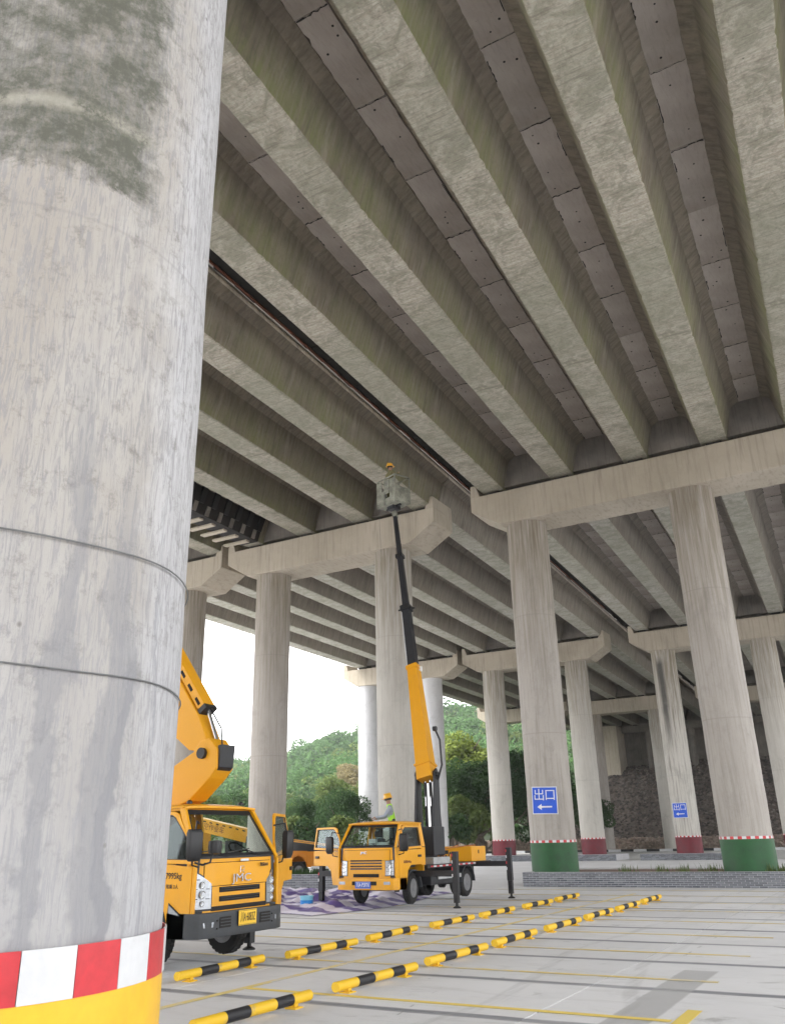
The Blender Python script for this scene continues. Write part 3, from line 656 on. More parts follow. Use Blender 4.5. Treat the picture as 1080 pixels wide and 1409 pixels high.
# added black strips stand for shade and hide sky in deck slots; rusty angle
b = MB()
for i in range(116):
    y = 3 + i * 0.96; x = bx(-12.62, y) + rnd.uniform(-0.04, 0.05)
    b.bar((x, y, 16.70 + rnd.uniform(-.02, .02)), (bx(-12.62, y + .96) + rnd.uniform(-.03, .03), y + 0.97, 16.70), 0.75 + rnd.uniform(-.05, .1), 0.10)
o = b.obj('deck_slot_shade', M['hole'], None); o['label'] = 'black ragged strip added as shade in the slot between middle and nearest deck'; o['category'] = 'joint strip'
b = MB(); b.bar((bx(-24.92, 3) + 0, 3, 16.72), (bx(-24.92, 114), 114, 16.72), .9, .08); b.obj('slot_shade_strip', M['hole'], o)
b = MB(); b.bar((bx(-12.92, 3), 3, 16.60), (bx(-12.92, 58), 58, 16.60), 0.06, 0.05); b.obj('rusty_angle', M['rust'], o)
# reinforcement straps round the outer girder of the middle deck, near the pier
t = thing('girder_strapping', 'black wrap with pale cross straps under the outermost girder beside the left pier cap', 'strapping')
b = MB(); ya, yb = 19.0, 30.2
pr = [(-24.12, ZB - 0.012), (-23.10, ZB - 0.012), (-22.77, 16.30), (-22.80, 16.31), (-23.13, ZB + 0.02), (-24.12, ZB + 0.02)]
b.prism([(bx(q, ya), ya, z) for q, z in pr], (-K * (yb - ya), yb - ya, 0)); b.obj('wrap', M['hole'], t)
for i in range(13):
    y = 19.4 + i * 0.86; x = bx(0, y)
    b = MB(); b.box(x - 24.75, x - 23.35, y - 0.13, y + 0.13, ZB - 0.10, ZB - 0.02); b.obj('strap', M['cap'], t)
    b = MB(); b.bar((x - 23.06, y, ZB + 0.0), (x - 22.92, y, ZB + 0.42), 0.05, 0.22, up=(0, 1, 0)); b.obj('upturn', M['diaphragm'], t)
    b = MB(); b.bar((x - 22.98, y + .3, ZB + 0.45), (x - 22.70, y + .3, 16.35), 0.12, 0.3, up=(0, 1, 0)); b.obj('hanger', M['dark'], t)

# ------------------------------------------------------------------ abutment, rubble slope, low stone wall
def slope_z(x, y): return 1.2 + (y - 97.0) * 0.49 if y > 97 else 1.2
t = thing('abutment', 'dark concrete abutment block under the end of the viaduct, above the rubble slope', 'abutment')
b = MB(); b.box(-35.5, 20, ABUT + 0.1, ABUT + 3, 0, 17.4); b.obj('back_wall', M['diaphragm'], t)
b = MB(); b.box(-34.6, -31.0, ABUT - 3.5, ABUT + 0.09, 8.0, 15.0); b.obj('bearing_block', M['cap'], t)
b = MB(); b.box(-30.9, -8.0, ABUT - 1.2, ABUT + 0.09, 14.2, 15.05); b.obj('abutment_cap', M['diaphragm'], t)
for x in (-27.5, -24.9, -22.0, -18.8):
    b = MB(); b.cyl((x, ABUT - 1.0, 8), (x, ABUT - 1.0, 14.2), 0.42, n=20); b.obj('abutment_column', M['diaphragm'], t, smooth=True)
def slope_fn(u, v):
    x = -35 + 55 * u; y = 96.5 + 20.5 * v
    return (x, y, 1.1 + max(0, y - 97.3) * 0.46 + 0.5 * noise.noise(Vector((x * .2, y * .2, 1))) + 0.12 * noise.noise(Vector((x * 1.1, y * 1.1, 3))))
b = MB(); b.grid(slope_fn, 90, 30); struct(b.obj('rubble_slope', M['rubble'][0], None, smooth=True))
def stones(name, n, fn, mats, smin, smax, parent=None, seed=1, **k):
    rr = random.Random(seed); b = MB()
    ico = [(0, 0, 1), (.89, 0, .45), (.28, .85, .45), (-.72, .53, .45), (-.72, -.53, .45), (.28, -.85, .45), (.72, .53, -.45), (-.28, .85, -.45), (-.89, 0, -.45), (-.28, -.85, -.45), (.72, -.53, -.45), (0, 0, -1)]
    tri = [(0, 1, 2), (0, 2, 3), (0, 3, 4), (0, 4, 5), (0, 5, 1), (1, 6, 2), (2, 7, 3), (3, 8, 4), (4, 9, 5), (5, 10, 1), (6, 7, 2), (7, 8, 3), (8, 9, 4), (9, 10, 5), (10, 6, 1), (11, 7, 6), (11, 8, 7), (11, 9, 8), (11, 10, 9), (11, 6, 10)]
    for _ in range(n):
        p = Vector(fn(rr)); s = rr.uniform(smin, smax); e = Matrix.Rotation(rr.uniform(0, 6.3), 3, 'Z') @ Matrix.Rotation(rr.uniform(0, 3), 3, 'X')
        sx, sy, sz = s, s * rr.uniform(.6, 1), s * rr.uniform(.5, .9)
        b.add([p + e @ Vector((q[0] * sx * rr.uniform(.8, 1.1), q[1] * sy, q[2] * sz)) for q in ico], tri, rr.randint(0, 2))
    return b.obj(name, mats, parent, **k)
def sp_(rr):
    u, v = rr.random(), rr.random(); p = slope_fn(u, v); return p
o = stones('rubble', 15000, sp_, M['rubble'], 0.07, 0.26, seed=5, kind='stuff'); o['label'] = 'loose brown rubble covering the steep bank under the last span'; o['category'] = 'rubble'
t = thing('stone_wall', 'low pinkish rubble stone wall at the foot of the bank', 'stone wall')
b = MB(); b.box(-60, 20, 94.6, 95.6, -0.02, 1.15); b.obj('wall_core', M['stone'][2], t)
stones('wall_stones', 5200, lambda rr: (rr.uniform(-60, 20), 94.6 + rr.uniform(-.06, .04) if rr.random() < .75 else rr.uniform(94.6, 95.6), rr.uniform(0.05, 1.1)) if rr.random() < .8 else (rr.uniform(-60, 20), rr.uniform(94.6, 95.6), 1.15), M['stone'], 0.10, 0.24, t, 8, kind='stuff')
# black and white kerb by the far road
t = thing('road_kerb', 'far kerb painted in black and white blocks before the stone wall', 'kerb')
for i in range(48):
    b = MB(); b.box(-50 + i * 1.25, -50 + (i + 1) * 1.25 - 0.02, 88.2, 88.45, 0, 0.22); b.obj('kerb_block', M['whitetape' if i % 2 else 'dark'], t, bevel=0.02)

# ------------------------------------------------------------------ brick planters
BL, BH, BJ = 0.25, 0.058, 0.013
bm_ = []
for k in range(3):
    for L in (BL - BJ, 0.115):
        q = MB(); q.box(0, L, 0, 0.05, 0, BH - BJ); bm_.append(q.mesh('brick', M['brick'][k], bevel=0.003, seg=1))
def brick_wall(parent, x0, x1, y, courses, lim, z0=0.0, budget=300):
    # front bricks proud of a mortar core
    b = MB(); b.box(x0 + 0.02, x1 - 0.005, y + 0.012, y + 0.24, z0, z0 + courses * BH - 0.004); b.obj('mortar_core', M['mortar'], parent)
    rest = MB(); n = 0; rr = random.Random(int(abs(x0) * 10))
    for c_ in range(courses):
        x = x0 - (BL / 2 if c_ % 2 else 0)
        while x < x1 - 0.01:
            a, e = max(x, x0), min(x + BL - BJ, x1); k = rr.choice((0, 0, 1, 2))
            if e - a > 0.03:
                yy = y + rr.uniform(-0.004, 0.003)
                if lim[0] <= a <= lim[1] and n < budget:
                    if e - a > BL - BJ - 0.01: put('brick', bm_[k * 2], parent, (a, yy, z0 + c_ * BH + 0.004)); n += 1
                    elif e - a > 0.1: put('brick', bm_[k * 2 + 1], parent, (a, yy, z0 + c_ * BH + 0.004)); n += 1
                else: rest.box(a, e, yy, yy + 0.05, z0 + c_ * BH + 0.004, z0 + c_ * BH + BH - BJ + 0.004, k)
            x += BL
    rest.obj('far_bricks', M['brick'], parent, kind='stuff')
def side_wall(parent, x, y0, y1, courses, s):
    b = MB(); rr = random.Random(3)
    a0, a1 = (x + 0.012, x + 0.24) if s < 0 else (x - 0.24, x - 0.012)
    b.box(a0, a1, y0 + 0.25, y1, 0, courses * BH - 0.004); b.obj('mortar_core', M['mortar'], parent)
    q = MB()
    for c_ in range(courses):
        y = y0 - (BL / 2 if c_ % 2 else 0)
        while y < y1 - 0.03:
            a, e = max(y, y0 + 0.06), min(y + BL - BJ, y1)
            if e - a > 0.03: q.box(x if s < 0 else x - 0.05, x + 0.05 if s < 0 else x, a, e, c_ * BH + 0.004, c_ * BH + BH - BJ + 0.004, rr.choice((0, 0, 1, 2)))
            y += BL
    q.obj('end_bricks', M['brick'], parent, kind='stuff')
def weeds(name, label, n, x0, x1, y0, y1, z, h0, h1, seed, mat='leaf_mid'):
    rr = random.Random(seed); b = MB()
    cl = [(rr.uniform(x0, x1), rr.uniform(y0, y1)) for _ in range(max(4, n // 25))]
    for _ in range(n):
        cx, cy = rr.choice(cl); x = cx + rr.gauss(0, .12); y = cy + rr.gauss(0, .08); a = rr.uniform(0, 6.3); h = rr.uniform(h0, h1); w = rr.uniform(.006, .016); le = rr.uniform(0, .5) * h
        dx, dy = math.cos(a), math.sin(a)
        b.add([(x - dy * w, y + dx * w, z), (x + dy * w, y - dx * w, z), (x + dx * le * .4 + dy * w * .7, y + dy * le * .4 - dx * w * .7, z + h * .6), (x + dx * le, y + dy * le, z + h), (x + dx * le * .4 - dy * w * .7, y + dy * le * .4 + dx * w * .7, z + h * .6)], [(0, 1, 2, 4), (4, 2, 3)])
    o = b.obj(name, M[mat], None, kind='stuff'); o['label'] = label; o['category'] = 'weeds'; return o
t = thing('brick_planter', 'long low grey brick planter round the green based columns', 'planter')
brick_wall(t, -12.12, 12.0, 30.15, 8, (-12.12, -2.4), budget=298); side_wall(t, -12.12, 30.15, 33.6, 8, -1)
b = MB(); b.box(-11.88, 12, 30.39, 33.6, 0, 0.42); b.obj('planter_soil', M['soil'], t)
b = MB(); b.box(-11.88, 12, 33.6, 33.84, 0, 0.46); b.obj('rear_wall', M['mortar'], t)
weeds('weeds', 'sparse grassy weeds along the front of the brick planter', 800, -9.3, 2, 30.6, 31.2, 0.42, 0.08, 0.32, 4)
t = thing('brick_planter', 'low grey brick planter behind the crumpled sheeting, left of the boom truck', 'planter')
brick_wall(t, -34.0, -16.6, 27.2, 9, (-21.3, -16.6), budget=190); side_wall(t, -16.6, 27.2, 33.6, 9, 1)
b = MB(); b.box(-34, -16.84, 27.44, 29.2, 0, 0.47); b.obj('planter_soil', M['soil'], t)
weeds('weeds', 'dark tufts of weed behind the left brick planter', 2600, -24, -17, 27.5, 28.6, 0.46, 0.08, 0.30, 14, 'leaf_dark')
for i, (x0, x1, lab) in enumerate(((-29.0, -22.5, 'small grey brick planter round the far maroon column left of centre'), (-21.6, -17.2, 'small grey brick planter round the maroon column behind the green base'), (-15.6, -9.5, 'small grey brick planter round the soot stained column'))):
    t = thing('brick_planter', lab, 'planter')
    b = MB(); rr = random.Random(i)
    b.box(x0 + .02, x1 - .02, 59.42, 62.6, 0, 0.38); b.obj('planter_core', M['mortar'], t)
    q = MB()
    for c_ in range(6):
        x = x0 - (0.12 if c_ % 2 else 0)
        while x < x1: q.box(max(x, x0), min(x + .23, x1), 59.4, 59.45, c_ * .064 + .003, c_ * .064 + .055, rr.randint(0, 2)); x += .24
    q.obj('far_bricks', M['brick'], t, kind='stuff')

# ------------------------------------------------------------------ exit signs
def exit_sign(w, y, r, zc, wd, hh, az, label, tilt=0.0):
    x = bx(w, y); a = az; nx, ny = math.sin(a), -math.cos(a)        # outward normal, az from -Y
    o = (x + nx * (r + 0.05), y + ny * (r + 0.05), zc)
    t = thing('exit_sign', label, 'sign', o, 0, 'blue exit signs'); tx, ty = math.cos(a), math.sin(a)
    F = Matrix(((tx, 0, nx), (ty, 0, ny), (0, 1, 0))).to_4x4() @ Matrix.Rotation(tilt, 4, 'Z')
    b = MB(); b.box(-wd / 2, wd / 2, -hh / 2, hh / 2, -0.012, 0.006, T=F); b.obj('sign_panel', M['white'], t)
    b = MB(); e = 0.03; b.box(-wd / 2 + e, wd / 2 - e, -hh / 2 + e, hh / 2 - e, 0.0061, 0.010, T=F); b.obj('blue_field', M['blue'], t)
    s = wd / 0.9
    def strokes(name, segs, wid):
        q = MB()
        for x0, y0, x1, y1 in segs: q.bar(F @ Vector((x0 * s, y0 * s, 0.012)), F @ Vector((x1 * s, y1 * s, 0.012)), wid * s, 0.004, up=(nx, ny, 0))
        q.obj(name, M['white'], t)
    text('出', 0.42 * s, M['white'], F @ Matrix.Translation((-0.19 * s, 0.16 * s, 0.012)), t, 'character')
    text('口', 0.42 * s, M['white'], F @ Matrix.Translation((0.20 * s, 0.16 * s, 0.012)), t, 'character')
    q = MB(); q.prism([F @ Vector((px * s, py * s, 0.0101)) for px, py in ((-.27, -.22), (-.12, -.12), (-.12, -.19), (.25, -.185), (.25, -.235), (-.12, -.245), (-.12, -.32))], (nx * .004, ny * .004, 0)); q.obj('arrow', M['white'], t)
    for sx in (-.3, .3):
        q = MB(); q.bar(F @ Vector((sx * s, .1, -.012)), F @ Vector((sx * s, .1, -.12)), .03, .03); q.obj('bracket', M['alu'], t)
exit_sign(-9.8, ROWS[1], 0.82, 2.83, 0.92, 0.94, R(8), 'blue exit sign with white arrow pointing left on the green based column', R(-1.5))
exit_sign(-10.0, ROWS[2], 0.82, 3.0, 0.92, 0.94, R(6), 'smaller looking blue exit sign on the soot stained column at far right')

# ------------------------------------------------------------------ wheel stops
def wheel_stop(label):
    t = thing('wheel_stop', label, 'wheel stop', (0, 0, 0), 0, 'yellow and black tube wheel stops'); L = 1.80; r = 0.054; z = 0.088
    cuts = [0, .27, .49, .80, 1.0][:0] or [0.0, 0.235, 0.43, 0.66, 0.82, 1.0]
    for i in range(5):
        b = MB(); rr = r + (0.001 if i % 2 else 0.0); b.cyl((0, cuts[i] * L, z), (0, cuts[i + 1] * L, z), rr, n=20)
        b.obj('black_section' if i % 2 else 'yellow_section', M['black' if i % 2 else 'yellow'], t, smooth=True)
    for y in (.22, L - .3):
        b = MB(); b.box(-.035, .035, y, y + .06, 0.012, z); b.box(-.07, .07, y - .04, y + .10, 0.0, 0.014); b.cyl((-.052, y + .03, .014), (-.052, y + .03, .026), .012, n=8, m=1); b.cyl((.052, y + .03, .014), (.052, y + .03, .026), .012, n=8, m=1); b.obj('foot', [M['yellow'], M['rust']], t, bevel=.003)
    return t
st = wheel_stop('x')
near_w = ['nearest', 'second', 'third', 'fourth', 'fifth', 'sixth', 'seventh', 'farthest']
r1 = [9.10, 11.33, 13.62, 15.95, 18.28, 20.7, 23.1]; r2 = [6.82, 9.07, 11.36, 13.65, 15.98, 18.28, 20.5, 22.8]
first = True
for rowx, ys, rn in ((-8.38, r1, 'row beside the trucks'), (-6.05, r2, 'row nearer the open bays')):
    for i, y in enumerate(ys):
        o = st if first else copy_tree(st); first = False
        o.location = (rowx + rnd.uniform(-.03, .03), y + rnd.uniform(-.05, .05), 0); o.rotation_euler = (0, 0, R(rnd.uniform(-2.0, 2.0)))
        nm = near_w[i] if i < len(ys) - 1 else 'farthest'
        o['label'] = 'yellow and black tube wheel stop, %s of the %s' % (nm, rn)
# ------------------------------------------------------------------ trucks (local frame: nose towards -y, x to the truck's left-hand... picture right)
def side_pts(pts, s, W, taper):      # (y,z) outline on the cab side, s = +1/-1
    out = []
    for y, z in pts:
        hw = W / 2 if z <= taper[0] else W / 2 - (z - taper[0]) * taper[1]
        out.append((s * hw, y, z))
    return out
def wheel(parent, x, y, z, r, w, s, steer=0.0, dual=False):
    t = bpy.data.objects.new('wheel', None); C.objects.link(t); t.parent = parent; t.location = (x, y, z); t.rotation_euler = (0, 0, steer)
    b = MB(); h = w / 2
    b.lathe((0, 0, 0), [(r * .60, -h * .85), (r * .78, -h), (r * .93, -h * .92), (r, -h * .6), (r, h * .6), (r * .93, h * .92), (r * .78, h), (r * .60, h * .85)], 'X', 40, close=True)
    for k in range(30):        # tread lugs
        a = 2 * math.pi * k / 30; c_, s_ = math.cos(a), math.sin(a); X = Matrix.Rotation(a, 4, 'X')
        for sg in (-1, 1): b.box(sg * h * .35 - h * .28, sg * h * .35 + h * .28, -.022, .022, r - .004, r + .009, T=X @ Matrix.Rotation(0.25 * sg, 4, 'Z'))
    b.obj('tyre', M['rubber'], t, smooth=True)
    b = MB(); q = s * h
    b.lathe((0, 0, 0), [(r * .62, q * .95), (r * .60, q * .55), (r * .46, q * .35), (r * .40, q * .62), (r * .22, q * .72), (r * .20, q * 1.05), (r * .10, q * 1.12), (0.0001, q * 1.12)], 'X', 32)
    b.lathe((0, 0, 0), [(r * .62, -q * .9), (r * .58, -q * .3), (0.0001, -q * .3)], 'X', 24)
    b.obj('rim', M['rim'], t, smooth=True)
    b = MB()
    for k in range(8):
        a = 2 * math.pi * k / 8; b.cyl((q * .5, r * .31 * math.cos(a), r * .31 * math.sin(a)), (q * .80, r * .31 * math.cos(a), r * .31 * math.sin(a)), .014, n=8)
    for k in range(6):
        a = 2 * math.pi * (k + .5) / 6; b.cyl((q * .36, r * .50 * math.cos(a), r * .50 * math.sin(a)), (q * .60, r * .49 * math.cos(a), r * .49 * math.sin(a)), .030, n=10, m=1)
    b.obj('wheel_nuts', [M['alu'], M['hole']], t)
    if dual:
        b = MB(); b.lathe((-s * w * 1.08, 0, 0), [(r * .60, -h * .85), (r * .78, -h), (r * .93, -h * .92), (r, -h * .6), (r, h * .6), (r * .93, h * .92), (r * .78, h), (r * .60, h * .85)], 'X', 32, close=True)
        b.obj('inner_tyre', M['rubber'], t, smooth=True)
    return t
def mirror(parent, s, x, y, z):
    t = MB(); t.tube([(x, y, z + .30), (x + s * .16, y - .10, z + .33), (x + s * .22, y - .12, z + .1), (x + s * .17, y - .06, z - .25), (x, y - .02, z - .28)], .013, 8)
    a = t.obj('mirror', M['dark'], parent, smooth=True)
    b = MB(); b.loft([[(x + s * .14, y - .17, z + .22), (x + s * .32, y - .15, z + .22), (x + s * .32, y - .09, z + .22), (x + s * .14, y - .10, z + .22)],
                      [(x + s * .12, y - .20, z + .17), (x + s * .34, y - .17, z + .17), (x + s * .34, y - .08, z + .17), (x + s * .12, y - .09, z + .17)],
                      [(x + s * .12, y - .19, z - .14), (x + s * .33, y - .16, z - .14), (x + s * .33, y - .08, z - .14), (x + s * .12, y - .09, z - .14)],
                      [(x + s * .15, y - .16, z - .20), (x + s * .30, y - .14, z - .20), (x + s * .30, y - .09, z - .20), (x + s * .15, y - .10, z - .20)]])
    b.obj('mirror_housing', M['dark'], a, bevel=.012, smooth=True)
    b = MB(); b.add([(x + s * .135, y - .082, z - .12), (x + s * .315, y - .072, z - .12), (x + s * .315, y - .072, z + .15), (x + s * .135, y - .082, z + .15)], [(0, 1, 2, 3)]); b.obj('mirror_glass', M['chrome'], a)

def door(parent, s, W, G, P, open_ang, decals=None):
    # P: door outline keys. The door is built in place, then swung about its front hinge by rotating the sub-tree's Empty
    hy, hx = P['hy'], s * W / 2
    t = bpy.data.objects.new('door', None); C.objects.link(t); t.parent = parent; t.location = (hx, hy, 0); t.rotation_euler = (0, 0, open_ang)
    def loc(pts): return [(x - hx, y - hy, z) for x, y, z in side_pts(pts, s, W, G['taper'])]
    th = -s * 0.055
    b = MB(); lo = loc(P['lower']); b.prism([(x + s * .004, y, z) for x, y, z in lo], (th, 0, 0)); b.obj('door_panel', G['paint'], t, bevel=.010, seg=2)
    # window frame: four bars round the opening
    fr = P['frame']; w = P['fw']; b = MB(); n = len(fr); c = (sum(p[0] for p in fr) / n, sum(p[1] for p in fr) / n)
    inner = [(c[0] + (y - c[0]) * (1 - w / max(.2, abs(y - c[0]) + .0001)) if abs(y - c[0]) > w else y, c[1] + (z - c[1]) * (1 - w / max(.15, abs(z - c[1]))) if abs(z - c[1]) > w else z) for y, z in fr]
    o3, i3 = loc(fr), loc(inner)
    for k in range(n):
        l = (k + 1) % n; b.prism([(o3[k][0] + s * .004, *o3[k][1:]), (o3[l][0] + s * .004, *o3[l][1:]), (i3[l][0] + s * .004, *i3[l][1:]), (i3[k][0] + s * .004, *i3[k][1:])], (th * .7, 0, 0))
    b.obj('window_frame', G['paint'], t, bevel=.006)
    b = MB()
    for k in range(n):
        l = (k + 1) % n; d = .016
        mid = lambda q: (q[0] - s * .006, q[1], q[2])
        b.bar(mid(i3[k]), mid(i3[l]), .018, .018)
    b.obj('window_seal', M['dark'], t)
    b = MB(); b.prism([(x - s * .025, y, z) for x, y, z in i3], (-s * .004, 0, 0)); b.obj('window_glass', M['glass_dark'] if not open_ang else M['glass'], t)
    b = MB(); y0 = P['lower'][2][0] if P.get('handle') is None else P['handle'][0]; z0 = P['handle'][1]
    b.box(s * .004, s * .035, y0 - hy - .11, y0 - hy + .05, z0 - .03, z0 + .03); b.obj('door_handle', M['dark'], t, bevel=.008)
    if decals: decals(t, hx, hy, s)
    return t

def cab(root, W, L, H, G):
    """forward-control cab. G: style dictionary"""
    hw = W / 2; tz, tk = G['taper']; rail = hw - (H - tz) * tk; zb = G['zb']; belt = G['belt']; pt = G['paint']
    yw = G['rake']                       # how far the windscreen leans back at its top
    def F(x, z, off=0.0):                # the front skin
        u = abs(x) / hw; y = 0.012 + 0.26 * max(0, u - .55) ** 2 / .2 * .5 + (0.03 * (z - zb) / (belt - zb) if z < belt else 0.03)
        return Vector((x, y + off, z))
    c = bpy.data.objects.new('cab', None); C.objects.link(c); c.parent = root
    def front(x0, x1, z0, z1, off, th, mat, name, nu=14, nv=3, par=None, bev=0.004, fn=None):
        b = MB(); b.slab(lambda u, v: F(x0 + (x1 - x0) * u, (fn(u) if fn else z0) + ((z1 - (fn(u) if fn else z0)) * v), off), nu, nv, (0, th, 0)); return b.obj(name, mat, par or c, bevel=bev, seg=1, smooth=True)
    bt = G['bumper_top']
    front(-hw + .005, hw - .005, bt - .02, belt, 0, .05, pt, 'front_panel', 20, 4)
    # bonnet flap seam and cowl lip
    front(-hw * .79, hw * .79, belt - .368 if G['kind'] == 1 else belt - .308, belt - .047, -.002, .004, M['hole'], 'flap_seam', 14, 2)
    front(-hw * .78, hw * .78, belt - .36 if G['kind'] == 1 else belt - .30, belt - .055, -.008, .01, pt, 'service_flap', 14, 2)
    front(-hw + .03, hw - .03, belt - .005, belt + .035, .01, .10, M['dark'], 'cowl', 14, 1)
    # sides
    for s in (-1, 1):
        arch = G['arch']; b = MB()
        b.prism([(x - s * .0, y, z) for x, y, z in side_pts(G['rear_low'], s, W, G['taper'])], (-s * .04, 0, 0)); b.obj('side_panel', pt, c, bevel=.008)
        b = MB(); b.prism(side_pts(G['front_low'], s, W, G['taper']), (-s * .04, 0, 0)); b.obj('front_pillar_base', pt, c, bevel=.008)
        # A pillar, roof rail, B pillar
        b = MB(); b.prism([(s * (hw - .004), .055, belt), (s * (hw - .004), .125, belt), (s * (rail + .002), yw + .14, H - .05), (s * (rail + .002), yw + .02, H - .05)], (-s * .055, .01, 0)); b.obj('windscreen_pillar', pt, c, bevel=.008)
        b = MB(); b.prism(side_pts([(L - G['bp'], belt), (L, belt), (L - .03, H - .04), (L - G['bp'], H - .04)], s, W, G['taper']), (-s * .05, 0, 0)); b.obj('rear_pillar', pt, c, bevel=.008)
        b = MB(); b.prism([(s * rail, yw + .02, H - .09), (s * rail, L - .02, H - .09), (s * rail, L - .02, H - .03), (s * rail, yw + .02, H - .03)], (-s * .06, 0, 0)); b.obj('roof_rail', pt, c, bevel=.008)
    # roof
    def rf(u, v):
        x = (-1 + 2 * u) * (rail + .0); y = yw - .01 + (L - yw) * v; crown = .055 * (1 - (2 * u - 1) ** 4) * min(1, v * 5 + .35) * min(1, (1 - v) * 5 + .4)
        return (x, y, H - .035 + crown)
    b = MB(); b.slab(rf, 14, 10, (0, 0, -.035)); b.obj('roof', pt, c, smooth=True, bevel=.006)
    # back wall with a window
    b = MB(); z1 = belt - .02; z2 = H - .13; xw = rail * .84
    b.box(-hw + .045, hw - .045, L - .045, L - .005, zb + .3, z1); b.box(-rail + .06, rail - .06, L - .045, L - .005, z2, H - .06)
    for s in (-1, 1): b.box(min(s * xw, s * (rail - .03)), max(s * xw, s * (rail - .03)), L - .045, L - .006, z1, z2)
    b.obj('back_wall', pt, c); b = MB(); b.box(-xw, xw, L - .03, L - .026, z1, z2); b.obj('rear_window', M['glass'], c)
    # windscreen with black surround
    def ws(u, v, o=0.0):
        x = (-1 + 2 * u) * ((hw - .055) * (1 - v) + (rail - .055) * v); k = abs(2 * u - 1)
        return Vector((x, .055 + (yw - .035) * v + .05 * k ** 3 + o, belt + .03 + (H - .075 - belt - .03) * v))
    b = MB(); b.slab(lambda u, v: ws(.03 + .94 * u, .04 + .90 * v, .012), 14, 6, (0, .006, 0)); b.obj('windscreen', M['glass'], c, smooth=True)
    b = MB(); e = .05
    for a in (((0, 1), (0, e * 1.3)), ((0, 1), (1 - e * 2.1, 1)), ((0, e * .8), (0, 1)), ((1 - e * .8, 1), (0, 1))):
        (u0, u1), (v0, v1) = a; b.slab(lambda u, v: ws(u0 + (u1 - u0) * u, v0 + (v1 - v0) * v, .004 + (0.0015 if u1 - u0 < .5 else 0)), 12 if u1 - u0 > .5 else 2, 6, (0, .012, 0))
    b.obj('windscreen_surround', M['dark'], c, smooth=True)
    b = MB(); b.slab(lambda u, v: ws(u, 1.0 + .10 * v, 0.0) + Vector((0, .015 * v, -.01)), 14, 1, (0, .04, 0)); b.obj('header_panel', pt, c, smooth=True)
    # wipers
    for px, ln in ((-.35 * hw, 1), (.45 * hw, 1)):
        b = MB(); p = Vector((px, .02, belt + .03)); q = ws((px / hw + 1) / 2 - .14, .13, -.02); q2 = ws((px / hw + 1) / 2 - .38, .07, -.02)
        b.tube([p, q], .009, 6); b.bar(q + (q - q2) * .25, q2, .018, .012); b.obj('wiper', M['dark'], c)
    # floor, dash, seats, wheel, partition so that the inside reads dark
    b = MB(); b.box(-hw + .05, hw - .05, .06, L - .05, zb + .30, zb + .34); b.obj('cab_floor', M['dark'], c)
    b = MB(); b.loft([[(-hw + .06, .10, belt - .35), (hw - .06, .10, belt - .35), (hw - .06, .10, belt + .02), (-hw + .06, .10, belt + .02)], [(-hw + .06, .34, belt - .35), (hw - .06, .34, belt - .35), (hw - .06, .36, belt + .05), (-hw + .06, .36, belt + .05)], [(-hw + .06, .48, belt - .30), (hw - .06, .48, belt - .30), (hw - .06, .48, belt - .02), (-hw + .06, .48, belt - .02)]])
    b.obj('dashboard', M['plastic'], c, bevel=.02)
    for sx in (-.27 * W, .27 * W):
        b = MB(); b.box(sx - .23, sx + .23, L - .72, L - .22, belt - .50, belt - .32); b.obj('seat', M['seat'], c, bevel=.05, seg=2)
        b = MB(); b.loft([[(sx - .23, L - .28, belt - .36), (sx + .23, L - .28, belt - .36), (sx + .23, L - .14, belt - .36), (sx - .23, L - .14, belt - .36)], [(sx - .20, L - .22, belt + .22), (sx + .20, L - .22, belt + .22), (sx + .20, L - .10, belt + .22), (sx - .20, L - .10, belt + .22)]])
        b.box(sx - .12, sx + .12, L - .2, L - .1, belt + .25, belt + .42); b.obj('seat_back', M['seat'], c, bevel=.04, seg=2)
    sx = .27 * W
    b = MB(); cy, cz = .50, belt + .09; pts = [(sx + .19 * math.cos(a), cy + .19 * math.sin(a) * .75, cz + .19 * math.sin(a) * .65) for a in [2 * math.pi * i / 24 for i in range(24)]]
    b.tube(pts, .014, 8, closed=True); b.tube([(sx - .18, cy, cz), (sx + .18, cy, cz)], .011, 6); b.tube([(sx, cy, cz), (sx, cy - .12, belt - .06)], .02, 8); b.obj('steering_wheel', M['dark'], c, smooth=True)
    # gutter, grab handle and front corner seams
    for s in (-1, 1):
        b = MB(); b.bar((s * (rail + .012), yw + .06, H - .045), (s * (rail + .012), L - .03, H - .045), .02, .025); b.obj('gutter', pt, c)
        b = MB(); b.slab(lambda u, v: F(s * hw * (.955 + .006 * u), bt + .02 + (belt - .04 - bt) * v, -.003), 1, 3, (0, .004, 0)); b.obj('corner_seam', M['hole'], c)
    # roof marker lamps
    for sx in (-.62 * hw, .62 * hw):
        b = MB(); b.lathe((sx, yw + .13, H + .012), [(.045, 0), (.04, .035), (.015, .055), (.0001, .056)], 'Z', 14); b.obj('roof_lamp', M['dark'], c, smooth=True)
    return c, F, front

